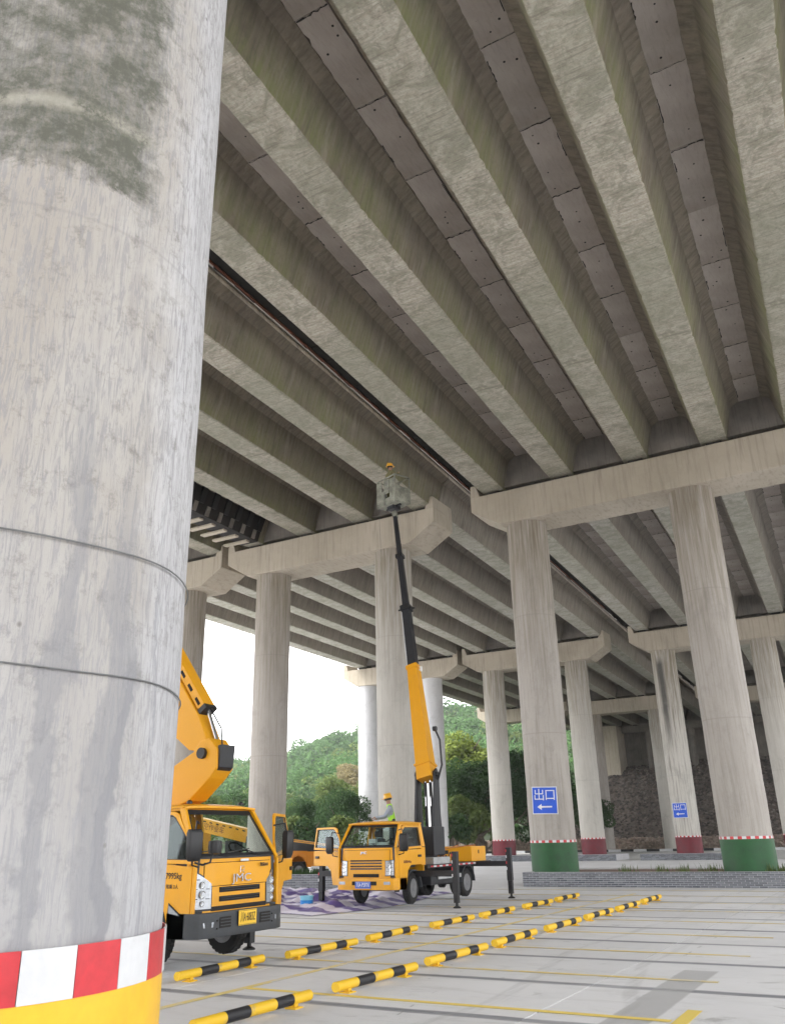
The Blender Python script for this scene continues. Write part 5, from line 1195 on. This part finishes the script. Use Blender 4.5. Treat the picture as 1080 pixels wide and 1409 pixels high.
b = MB(); b.prism([(-.95, 5.2, .6), (-.95, 5.2, 2.2), (-.95, 6.4, 2.2), (-.95, 6.8, 1.4), (-.95, 6.85, .6)], (1.9, 0, 0)); b.obj('cab_shell', M['truck'], T3, bevel=.04)
b = MB(); b.box(-.97, .97, 5.5, 6.35, 1.45, 2.0); b.obj('cab_window', M['dark'], T3, bevel=.02)
# ------------------------------------------------------------------ hill and woods
AZT = [(-75, .05), (-60, .055), (-53.7, .062), (-48.4, .078), (-41.1, .092), (-39, .095), (-36.5, .104), (-34.6, .117), (-31.8, .130), (-28.8, .146), (-26, .158), (-22.9, .150), (-18, .14), (-10, .14), (0, .14), (15, .12), (40, .08)]
def ridge(az):
    for (a, s), (b_, s2) in zip(AZT[:-1], AZT[1:]):
        if a <= az <= b_: return s + (s2 - s) * (az - a) / (b_ - a)
    return AZT[0][1] if az < AZT[0][0] else AZT[-1][1]
def hill_h(x, y):
    r = math.hypot(x, y); az = math.degrees(math.atan2(x, y))
    R1 = 235.0; r0 = 104 - 8 * math.sin(az * .11); top = 1.65 + ridge(az) * R1 - 7.0
    if r < r0: return -0.05
    u = min(1, (r - r0) / (R1 - r0)); h = top * (u ** 1.05) + 1.6 * noise.noise(Vector((x * .02, y * .02, 0))) * min(1, u * 5)
    if r > R1: h = top - (r - R1) * .25
    return max(-0.05, h - 0.05)
vs = []; fs = []; NA, NR_ = 110, 40
for i in range(NA + 1):
    az = -80 + 125 * i / NA
    for j in range(NR_ + 1):
        r = 96 + (330 - 96) * j / NR_; x, y = r * math.sin(R(az)), r * math.cos(R(az)); z = hill_h(x, y)
        if -34 < x < 22 and 94 < y < 125: z = min(z, -0.05) if y < 117.3 else min(z, 16.0)
        vs.append((x, y, z))
for i in range(NA):
    for j in range(NR_): a = i * (NR_ + 1) + j; fs.append((a, a + NR_ + 1, a + NR_ + 2, a + 1))
b = MB(); b.add(vs, fs); M['hillground'] = concrete('hill_undergrowth', (0.045, 0.07, 0.03), (0.03, 0.045, 0.02), (0.07, 0.10, 0.04), big=0.1, fine=1.0, pores=False)
struct(b.obj('wooded_hill', M['hillground'], None, smooth=True))

def leaf_arrays(npr, centre, rad, n, size, clumps, squash=.8, seed=0):
    """n leaf quads gathered into clumps spread over an ellipsoid; returns verts (4n,3)"""
    rs = np.random.RandomState(seed)
    cd = rs.normal(size=(clumps, 3)); cd /= np.linalg.norm(cd, axis=1)[:, None]; cd[:, 2] = np.abs(cd[:, 2]) * 1.1 - .35
    cc = cd * (rs.uniform(.45, .85, (clumps, 1))) * np.array([rad, rad, rad * squash]); cr = rs.uniform(.26, .46, clumps) * rad
    k = rs.randint(0, clumps, n); d = rs.normal(size=(n, 3)); d /= np.linalg.norm(d, axis=1)[:, None]
    p = cc[k] + d * (cr[k] * rs.uniform(.55, 1.08, n) ** .5)[:, None] * np.array([1, 1, .85])
    nrm = d * .55 + rs.normal(size=(n, 3)) * .55 + np.array([0, 0, .35]); nrm /= np.linalg.norm(nrm, axis=1)[:, None]
    t = np.cross(nrm, rs.normal(size=(n, 3))); t /= np.linalg.norm(t, axis=1)[:, None]; u = np.cross(nrm, t)
    s = size * rs.uniform(.6, 1.35, n)[:, None]
    q = np.stack([p - t * s * .5, p + u * s * .30 + nrm * s * .06, p + t * s * .5, p - u * s * .30 + nrm * s * .06], 1)
    return q.reshape(-1, 3) + np.array(centre)
def np_mesh(name, V, mats, mi=None):
    me = bpy.data.meshes.new(name); n = len(V) // 4
    me.vertices.add(len(V)); me.vertices.foreach_set('co', V.astype(np.float32).ravel())
    me.loops.add(4 * n); me.loops.foreach_set('vertex_index', np.arange(4 * n, dtype=np.int32))
    me.polygons.add(n); me.polygons.foreach_set('loop_start', np.arange(0, 4 * n, 4, dtype=np.int32))
    for m in mats: me.materials.append(m)
    if mi is not None: me.polygons.foreach_set('material_index', mi.astype(np.int32))
    me.update(calc_edges=True); return me
# the wood on the hill: one mass of crowns
parts = []; mi = []; rr = random.Random(3); k = 0
while k < 1250:
    az = rr.uniform(-62, 12); u = rr.random(); r = 108 + 132 * u ** .8; x, y = r * math.sin(R(az)), r * math.cos(R(az))
    if x > -36 and y < 130: continue
    if x > -60 and az > -22 and rr.random() < .6: continue
    s = rr.uniform(2.6, 5.2) * (0.8 if r < 130 else 1.0); z = hill_h(x, y) + s * .75
    n = int(300 if az < -17 else 70)
    parts.append(leaf_arrays(0, (x, y, z), s, n, .62 + .3 * (r > 170), 8, .85, k)); mi.append(np.full(n, rr.choice((0, 0, 0, 0, 1, 2, 3, 3)) if rr.random() < .975 else 5)); k += 1
o = put('hill_wood', np_mesh('hill_wood', np.concatenate(parts), [M['leaf_hill'], M['leaf_mid'], M['leaf_dark'], M['leaf_hill'], M['leaf_lime'], M['leaf_rust']], np.concatenate(mi)), None, kind='stuff')
o['label'] = 'mixed green wood covering the hill beyond the viaducts'; o['category'] = 'wood'
# trees nearer the viaducts, each its own
def tree_proto(mat, rad, hgt, n, size, seed, clumps=16, squash=1.0):
    rs = random.Random(seed)
    tb = MB(); pts = [(0, 0, 0)]; 
    for i in range(1, 7): pts.append((rs.uniform(-.12, .12) * i, rs.uniform(-.12, .12) * i, hgt * .13 * i))
    tb.tube(pts, [.26 - .03 * i for i in range(7)], 9)
    for i in range(9):
        a = rs.uniform(0, 6.3); q = Vector(pts[2 + i % 4]); e = q + Vector((math.cos(a) * rad * .6, math.sin(a) * rad * .6, hgt * rs.uniform(.12, .32)))
        tb.tube([q, (q + e) / 2 + Vector((0, 0, -.2)), e], [.10, .07, .03], 6)
    tm = tb.mesh('trunk', M['bark'], smooth=True)
    V = leaf_arrays(0, (0, 0, hgt - rad * squash * .8), rad, n, size, clumps, squash, seed)
    return tm, np_mesh('crown', V, [mat])
TP = {'dark': tree_proto(M['leaf_dark'], 4.4, 10.5, 9000, .32, 1, 22, 1.15), 'mid': tree_proto(M['leaf_mid'], 3.6, 8.0, 7500, .30, 2, 16), 'lime': tree_proto(M['leaf_lime'], 3.2, 7.5, 6500, .30, 3, 14),
      'rust': tree_proto(M['leaf_rust'], 3.4, 8.5, 6500, .30, 4, 14), 'bush': tree_proto(M['leaf_mid'], 2.0, 3.4, 2200, .30, 5, 10, .8), 'dbush': tree_proto(M['leaf_dark'], 2.2, 3.6, 2400, .30, 6, 10, .8)}
kind_lab = {'dark': 'dense dark green tree', 'mid': 'mid green bushy tree', 'lime': 'bright yellow green tree', 'rust': 'tree with rusty brown foliage', 'bush': 'low mid green bush', 'dbush': 'low dark green bush'}
def tree(kind, az, r, s, lab, z=None, zs=1.0):
    x, y = r * math.sin(R(az)), r * math.cos(R(az))
    z = max(0.0, hill_h(x, y)) - .1 if z is None else z
    t = thing('bush' if 'bush' in kind else 'tree', kind_lab[kind] + ' ' + lab, 'bush' if 'bush' in kind else 'tree', (x, y, z), rnd.uniform(0, 6.28), 'trees at the foot of the hill')
    tm, cm = TP[kind]
    for nm, me in (('trunk', tm), ('crown', cm)): o = put(nm, me, t); o.scale = (s, s, s * zs)
TR = [  # kind, azimuth, distance, scale, where
 ('mid', -41.5, 62, .62, 'just right of the folded boom knuckle, above the cab roof'), ('dark', -40.2, 78, .60, 'seen through the windscreen of the near truck'),
 ('mid', -42.8, 70, .55, 'partly hidden by the foreground column'), ('lime', -36.8, 88, .72, 'right of the grey column, behind the open truck door'), ('lime', -35.0, 98, .8, 'above the stowed lattice boom'),
 ('dark', -35.6, 72, .50, 'between the two trucks, the darkest there'), ('mid', -34.2, 76, .62, 'left of the raised truck cab'), ('mid', -33.2, 88, .95, 'taller, close left of the whitewashed column'),
 ('rust', -32.5, 122, .95, 'high on the slope left of the whitewashed column'), ('rust', -31.5, 112, .9, 'lower, beside the whitewashed column'), ('mid', -32.2, 74, .66, 'right behind the raised truck cab'),
 ('dark', -33.0, 70, .55, 'low, behind the windscreen of the raised truck'), ('bush', -36.0, 60, .9, 'behind the stowed lattice boom'), ('dbush', -34.7, 60, .9, 'over the open door of the raised truck'), ('bush', -33.2, 61, .9, 'beside the raised truck windscreen'),
 ('mid', -29.6, 92, 1.0, 'between the whitewashed columns'), ('lime', -28.4, 100, 1.2, 'behind the raised boom'),
 ('lime', -26.3, 98, 1.75, 'tallest, right of the raised boom, under the far deck'), ('lime', -24.3, 100, 1.6, 'filling the gap left of the maroon column'),
 ('dark', -25.9, 78, .74, 'right of the raised boom, its foot behind the truck deck'), ('dark', -24.6, 84, .86, 'left of the far maroon column, the biggest dark crown'), ('dark', -23.6, 80, .70, 'at the left edge of the maroon column'),
 ('mid', -25.2, 74, .62, 'low in front of the dark ones by the yellow locker'), ('dbush', -26.4, 70, 1.0, 'behind the yellow tool locker'), ('bush', -24.3, 71, 1.0, 'left of the maroon base'),
 ('lime', -20.9, 104, 1.25, 'glimpsed between the maroon and green based columns'), ('dark', -21.2, 84, .95, 'between the maroon and green based columns'), ('dark', -20.2, 88, .78, 'close left of the exit sign'), ('dbush', -20.9, 76, .9, 'low between the maroon and green bases'),
 ('dark', -17.3, 92.6, .55, 'right of the exit sign, before the rubble bank'), ('dark', -22.4, 84, .95, 'behind the far maroon column'), ('mid', -27.3, 86, 1.05, 'behind the raised boom fork'),
 ('mid', -30.6, 80, .9, 'hidden behind the whitewashed column'), ('mid', -38.5, 84, .7, 'behind the grey column left of centre'), ('mid', -44.5, 84, .9, 'far left behind the foreground column')]
for a in TR: tree(*a)

# ------------------------------------------------------------------ crumpled sheeting and bucket
def tarp_mat():
    t = NT('striped_sheeting'); x = t.xyz()
    w = t.math('SINE', t.math('MULTIPLY', t.math('ADD', t.math('ADD', x[1], t.math('MULTIPLY', x[0], .35)), t.math('MULTIPLY', t.noise((1, 1, 1), 1.2, 4, .6), 0.6)), 7.0))
    c = t.mix(t.ramp(w, -.1, .25), (0.62, 0.58, 0.70), (0.115, 0.075, 0.27)); c = t.mix(t.ramp(t.noise((1, 1, 1), 3, 4), .5, .7, 0, .5), c, (0.42, 0.38, 0.42)); t.col(c); t.rough(.5); return t.m
M['tarp'] = tarp_mat()
def tf(u, v):
    x = -20.2 + 7.6 * u + .9 * math.sin(v * 5) * (.2 + .3 * u) ; y = 19.0 + 7.6 * v - 1.2 * u * (1 - v) + .35 * math.sin(u * 9)
    e = min(1, u * 8, (1 - u) * 8, v * 8, (1 - v) * 8)
    p = Vector((x * 1.1, y * 1.1, 0)); z = .02 + e * (.24 * abs(noise.noise(p)) + .16 * abs(noise.noise(Vector((p.x * 1.2, p.y * 3.4, 0)))) + .04 * abs(noise.noise(p * 6)))
    return (x, y, z)
b = MB(); b.slab(tf, 80, 80, (0, 0, -.004)); o = b.obj('plastic_sheet', M['tarp'], None, smooth=True); o['label'] = 'crumpled purple and white striped plastic sheeting spread on the ground'; o['category'] = 'sheeting'
t = thing('bucket', 'small pale blue plastic bucket standing before the striped sheeting', 'bucket', (-13.98, 19.75, 0.0))
M['bucket'] = plain('pale_blue_plastic', (0.22, 0.55, 0.72), .35); M['label_blue'] = plain('blue_label', (0.02, 0.22, 0.60), .4)
b = MB(); b.lathe((0, 0, 0), [(.0001, .0), (.13, .0), (.17, .30), (.185, .305), (.185, .32), (.16, .32), (.125, .02), (.0001, .02)], 'Z', 28, close=False); bk = b.obj('bucket_shell', M['bucket'], t, smooth=True)
b = MB(); b.lathe((0, 0, 0), [(.155, .12), (.161, .12), (.172, .22), (.166, .22)], 'Z', 28, close=True); b.obj('label_band', M['label_blue'], t, smooth=True)
b = MB(); b.tube([(.18 * math.cos(a), .02, .30 + .0 + .14 * math.sin(a)) for a in [math.pi * i / 14 for i in range(15)]], .005, 6); b.obj('bail_handle', M['wire'], t)

# ------------------------------------------------------------------ workers
def person(name, label, loc, rotz, J, rad, shirt, legs, vest=None, helmet=True):
    """J: joint name -> local point; the body is one skinned surface over the skeleton"""
    t = thing(name, label, 'person', loc, rotz, 'workers')
    names = list(J); idx = {n: i for i, n in enumerate(names)}
    E_ = [('pelvis', 'belly'), ('belly', 'chest'), ('chest', 'neckb'), ('neckb', 'neck'), ('neck', 'head'), ('head', 'crown')]
    for s in 'LR': E_ += [('chest', 'sh' + s), ('sh' + s, 'el' + s), ('el' + s, 'wr' + s), ('wr' + s, 'pa' + s), ('pelvis', 'hip' + s), ('hip' + s, 'kn' + s), ('kn' + s, 'an' + s), ('an' + s, 'toe' + s)]
    vs = [Vector(J[n]) for n in names]; es = [(idx[a], idx[c_]) for a, c_ in E_]; rds = [rad[n] if n in rad else rad[n[:-1]] for n in names]; regs = list(names)
    for s in 'LR':              # five fingers
        pa, wr = Vector(J['pa' + s]), Vector(J['wr' + s]); d = (pa - wr).normalized(); sd_ = d.cross(Vector((0, 0, 1))).normalized() if abs(d.z) < .9 else Vector((1, 0, 0))
        for k in range(5):
            off = (k - 1.5) * .021 if k < 4 else -.045; ln = (.062, .070, .066, .052, .045)[k]; base = pa + sd_ * off + d * (.018 if k < 4 else -.03)
            m1 = base + d * ln * .55 + (sd_ * -.02 if k == 4 else Vector((0, 0, -.006))); m2 = m1 + d * ln * .5 + Vector((0, 0, -.028))
            i0 = len(vs); vs += [base, m1, m2]; es += [(idx['pa' + s], i0), (i0, i0 + 1), (i0 + 1, i0 + 2)]; rds += [.0095, .009, .008]; regs += ['pa' + s] * 3
    me = bpy.data.meshes.new('body'); me.from_pydata(vs, es, []); o = bpy.data.objects.new('tmp', me); C.objects.link(o)
    m = o.modifiers.new('s', 'SKIN'); m.use_smooth_shade = True
    for i, r in enumerate(rds): me.skin_vertices[0].data[i].radius = (r[0], r[1]) if isinstance(r, tuple) else (r, r); me.skin_vertices[0].data[i].use_root = (i == idx['pelvis'])
    m2_ = o.modifiers.new('u', 'SUBSURF'); m2_.levels = 2; m2_.render_levels = 2
    bpy.context.view_layer.update(); dg = bpy.context.evaluated_depsgraph_get(); body = bpy.data.meshes.new_from_object(o.evaluated_get(dg)); bpy.data.objects.remove(o)
    body.materials.clear()
    for q in (M['skin'], shirt, legs, M['dark']): body.materials.append(q)
    segs = [(vs[a], vs[c_], regs[a], regs[c_]) for a, c_ in es]
    def reg(p):
        best = None
        for a, c_, ra, rc in segs:
            d = c_ - a; u = max(0, min(1, (p - a).dot(d) / max(1e-9, d.length_squared))); q = (p - a - d * u).length
            if best is None or q < best[0]: best = (q, ra if u < .5 else rc, ra, rc, u)
        return best
    def cls(b_):
        n = b_[1]
        if n in ('head', 'crown', 'neck') or n[:2] in ('pa',): return 0
        if n[:2] in ('hi', 'kn') or n == 'pelvis': return 2
        if n[:2] in ('an', 'to'): return 3
        return 1
    tor = []
    for f in body.polygons:
        q = reg(f.center); f.material_index = cls(q); f.use_smooth = True
        if q[1] in ('belly', 'chest', 'neckb') or (q[1] == 'pelvis' and f.center.z > J['pelvis'][2]): tor.append(f.index)
    bo_ = put('body', body, t)
    if vest:
        vmap = {}; V = []; F_ = []
        for fi in tor:
            f = body.polygons[fi]; q = []
            for vi in f.vertices:
                if vi not in vmap: vmap[vi] = len(V); v = body.vertices[vi]; V.append(v.co + v.normal * .014)
                q.append(vmap[vi])
            F_.append(q)
        vm = bpy.data.meshes.new('vest'); vm.from_pydata(V, [], F_); vm.materials.append(vest); put('vest', vm, t)
        for f in vm.polygons: f.use_smooth = True
    hd = Vector(J['head']); ax = (Vector(J['crown']) - Vector(J['neck'])).normalized()
    Tm = Matrix.Translation(hd) @ Vector((0, 0, 1)).rotation_difference(ax).to_matrix().to_4x4()
    b = MB()   # nose, ears, brow; face towards local -y
    b.add([Tm @ Vector(p) for p in ((-.014, -.098, -.01), (.014, -.098, -.01), (0, -.122, -.012), (0, -.098, .035))], [(0, 1, 2), (0, 2, 3), (2, 1, 3)])
    for sx in (-1, 1): b.box(sx * .078 - .008, sx * .078 + .008, -.015, .02, -.03, .03, T=Tm)
    b.obj('nose_and_ears', M['skin'], t, smooth=True)
    b = MB()
    for sx in (-1, 1): b.lathe(Tm @ Vector((sx * .032, -.094, .012)), [(.011, .002), (.008, -.006), (.0001, -.008)], 'Y', 10)
    b.box(-.025, .025, -.100, -.094, -.052, -.045, T=Tm); b.obj('eyes_and_mouth', M['hair'], t)
    b = MB(); b.lathe((0, 0, 0), [(.098, -.02), (.104, .03), (.095, .08), (.06, .115), (.0001, .125)], 'Z', 24); b.v = [tuple(Tm @ (Vector(v) + Vector((0, .012, 0)))) for v in b.v]; b.obj('hair', M['hair'], t, smooth=True)
    if helmet:
        b = MB(); b.lathe((0, 0, 0), [(.150, .035), (.152, .045), (.122, .055), (.122, .09), (.108, .135), (.07, .165), (.0001, .175)], 'Z', 28)
        b.bar((0, .10, .105), (0, -.10, .105), .03, .148)
        b.box(-.07, .07, -.185, -.11, .036, .048)
        b.v = [tuple(Tm @ (Vector(v) + Vector((0, .01, 0)))) for v in b.v]; b.obj('helmet', M['helmet'], t, smooth=True, bevel=.004)
    return t
RAD = dict(pelvis=(.155, .11), belly=(.145, .10), chest=(.165, .115), neckb=.075, neck=.055, head=(.078, .092), crown=(.062, .07), sh=.062, el=.045, wr=.030, pa=(.035, .018), hip=.088, kn=.062, an=.042, toe=.038)
# operator behind the cab of truck 2, turned to the left, arms forward on the control levers
J = dict(pelvis=(0, .02, .95), belly=(0, 0, 1.10), chest=(0, -.04, 1.32), neckb=(0, -.06, 1.44), neck=(0, -.075, 1.50), head=(0, -.10, 1.60), crown=(0, -.11, 1.69),
         shL=(.19, -.04, 1.37), elL=(.25, -.20, 1.14), wrL=(.19, -.42, 1.12), paL=(.18, -.49, 1.11), shR=(-.19, -.04, 1.37), elR=(-.27, -.18, 1.13), wrR=(-.20, -.40, 1.09), paR=(-.19, -.47, 1.08),
         hipL=(.10, .02, .90), knL=(.12, -.03, .50), anL=(.12, .04, .09), toeL=(.13, -.12, .04), hipR=(-.10, .02, .90), knR=(-.12, .0, .50), anR=(-.13, .05, .09), toeR=(-.14, -.11, .04))
person('person', 'operator in yellow helmet and lime vest standing on the truck deck behind the cab', (-12.88, 22.35, 1.12), R(-62), J, RAD, M['shirt'], M['trousers'], M['vest'])
b = MB(); b.box(-.16, .16, -.12, .12, 0, .95); b.box(-.2, .2, -.16, .16, .95, 1.02)
for k in range(4): b.cyl((-.12 + .08 * k, 0, 1.02), (-.12 + .08 * k, -.02, 1.14), .008, n=6)
o = b.obj('control_stand', M['dark2'], T2, bevel=.01); o.location = (-12.92 + 12.17 - .48, 22.75 - 19.74 - .26, .985); b_ = MB(); b_.box(-.28, .28, -.25, .25, 0, .13); q = b_.obj('operator_step', M['dark2'], T2); q.location = (-12.88 + 12.17, 22.35 - 19.74, .985); o.rotation_euler = (0, 0, R(-62))
# worker in the basket, reaching up to the girder
J2 = dict(J); J2.update(elL=(.24, -.16, 1.20), wrL=(.18, -.30, 1.36), paL=(.17, -.35, 1.42), elR=(-.25, -.14, 1.18), wrR=(-.18, -.28, 1.33), paR=(-.17, -.33, 1.39), head=(0, -.07, 1.61), crown=(0, -.06, 1.70))
person('person', 'worker in olive clothes and yellow helmet standing in the raised lift basket', (bx0 - .20, by0 + .03, bz0 + .05), R(150), J2, RAD, M['olive'], M['olive'])

# ------------------------------------------------------------------ thin summer haze
b = MB(); b.box(-440, 440, -320, 420, -1.2, 52); hz = b.mesh('haze', []) ; hm = bpy.data.materials.new('haze'); hm.use_nodes = True
for n in list(hm.node_tree.nodes): hm.node_tree.nodes.remove(n)
ho = hm.node_tree.nodes.new('ShaderNodeOutputMaterial'); hv = hm.node_tree.nodes.new('ShaderNodeVolumePrincipled')
hv.inputs['Color'].default_value = (0.93, 0.97, 1.0, 1); hv.inputs['Density'].default_value = 0.00045
hm.node_tree.links.new(hv.outputs[0], ho.inputs['Volume']); hz.materials.append(hm); put('haze', hz, None, kind='stuff')
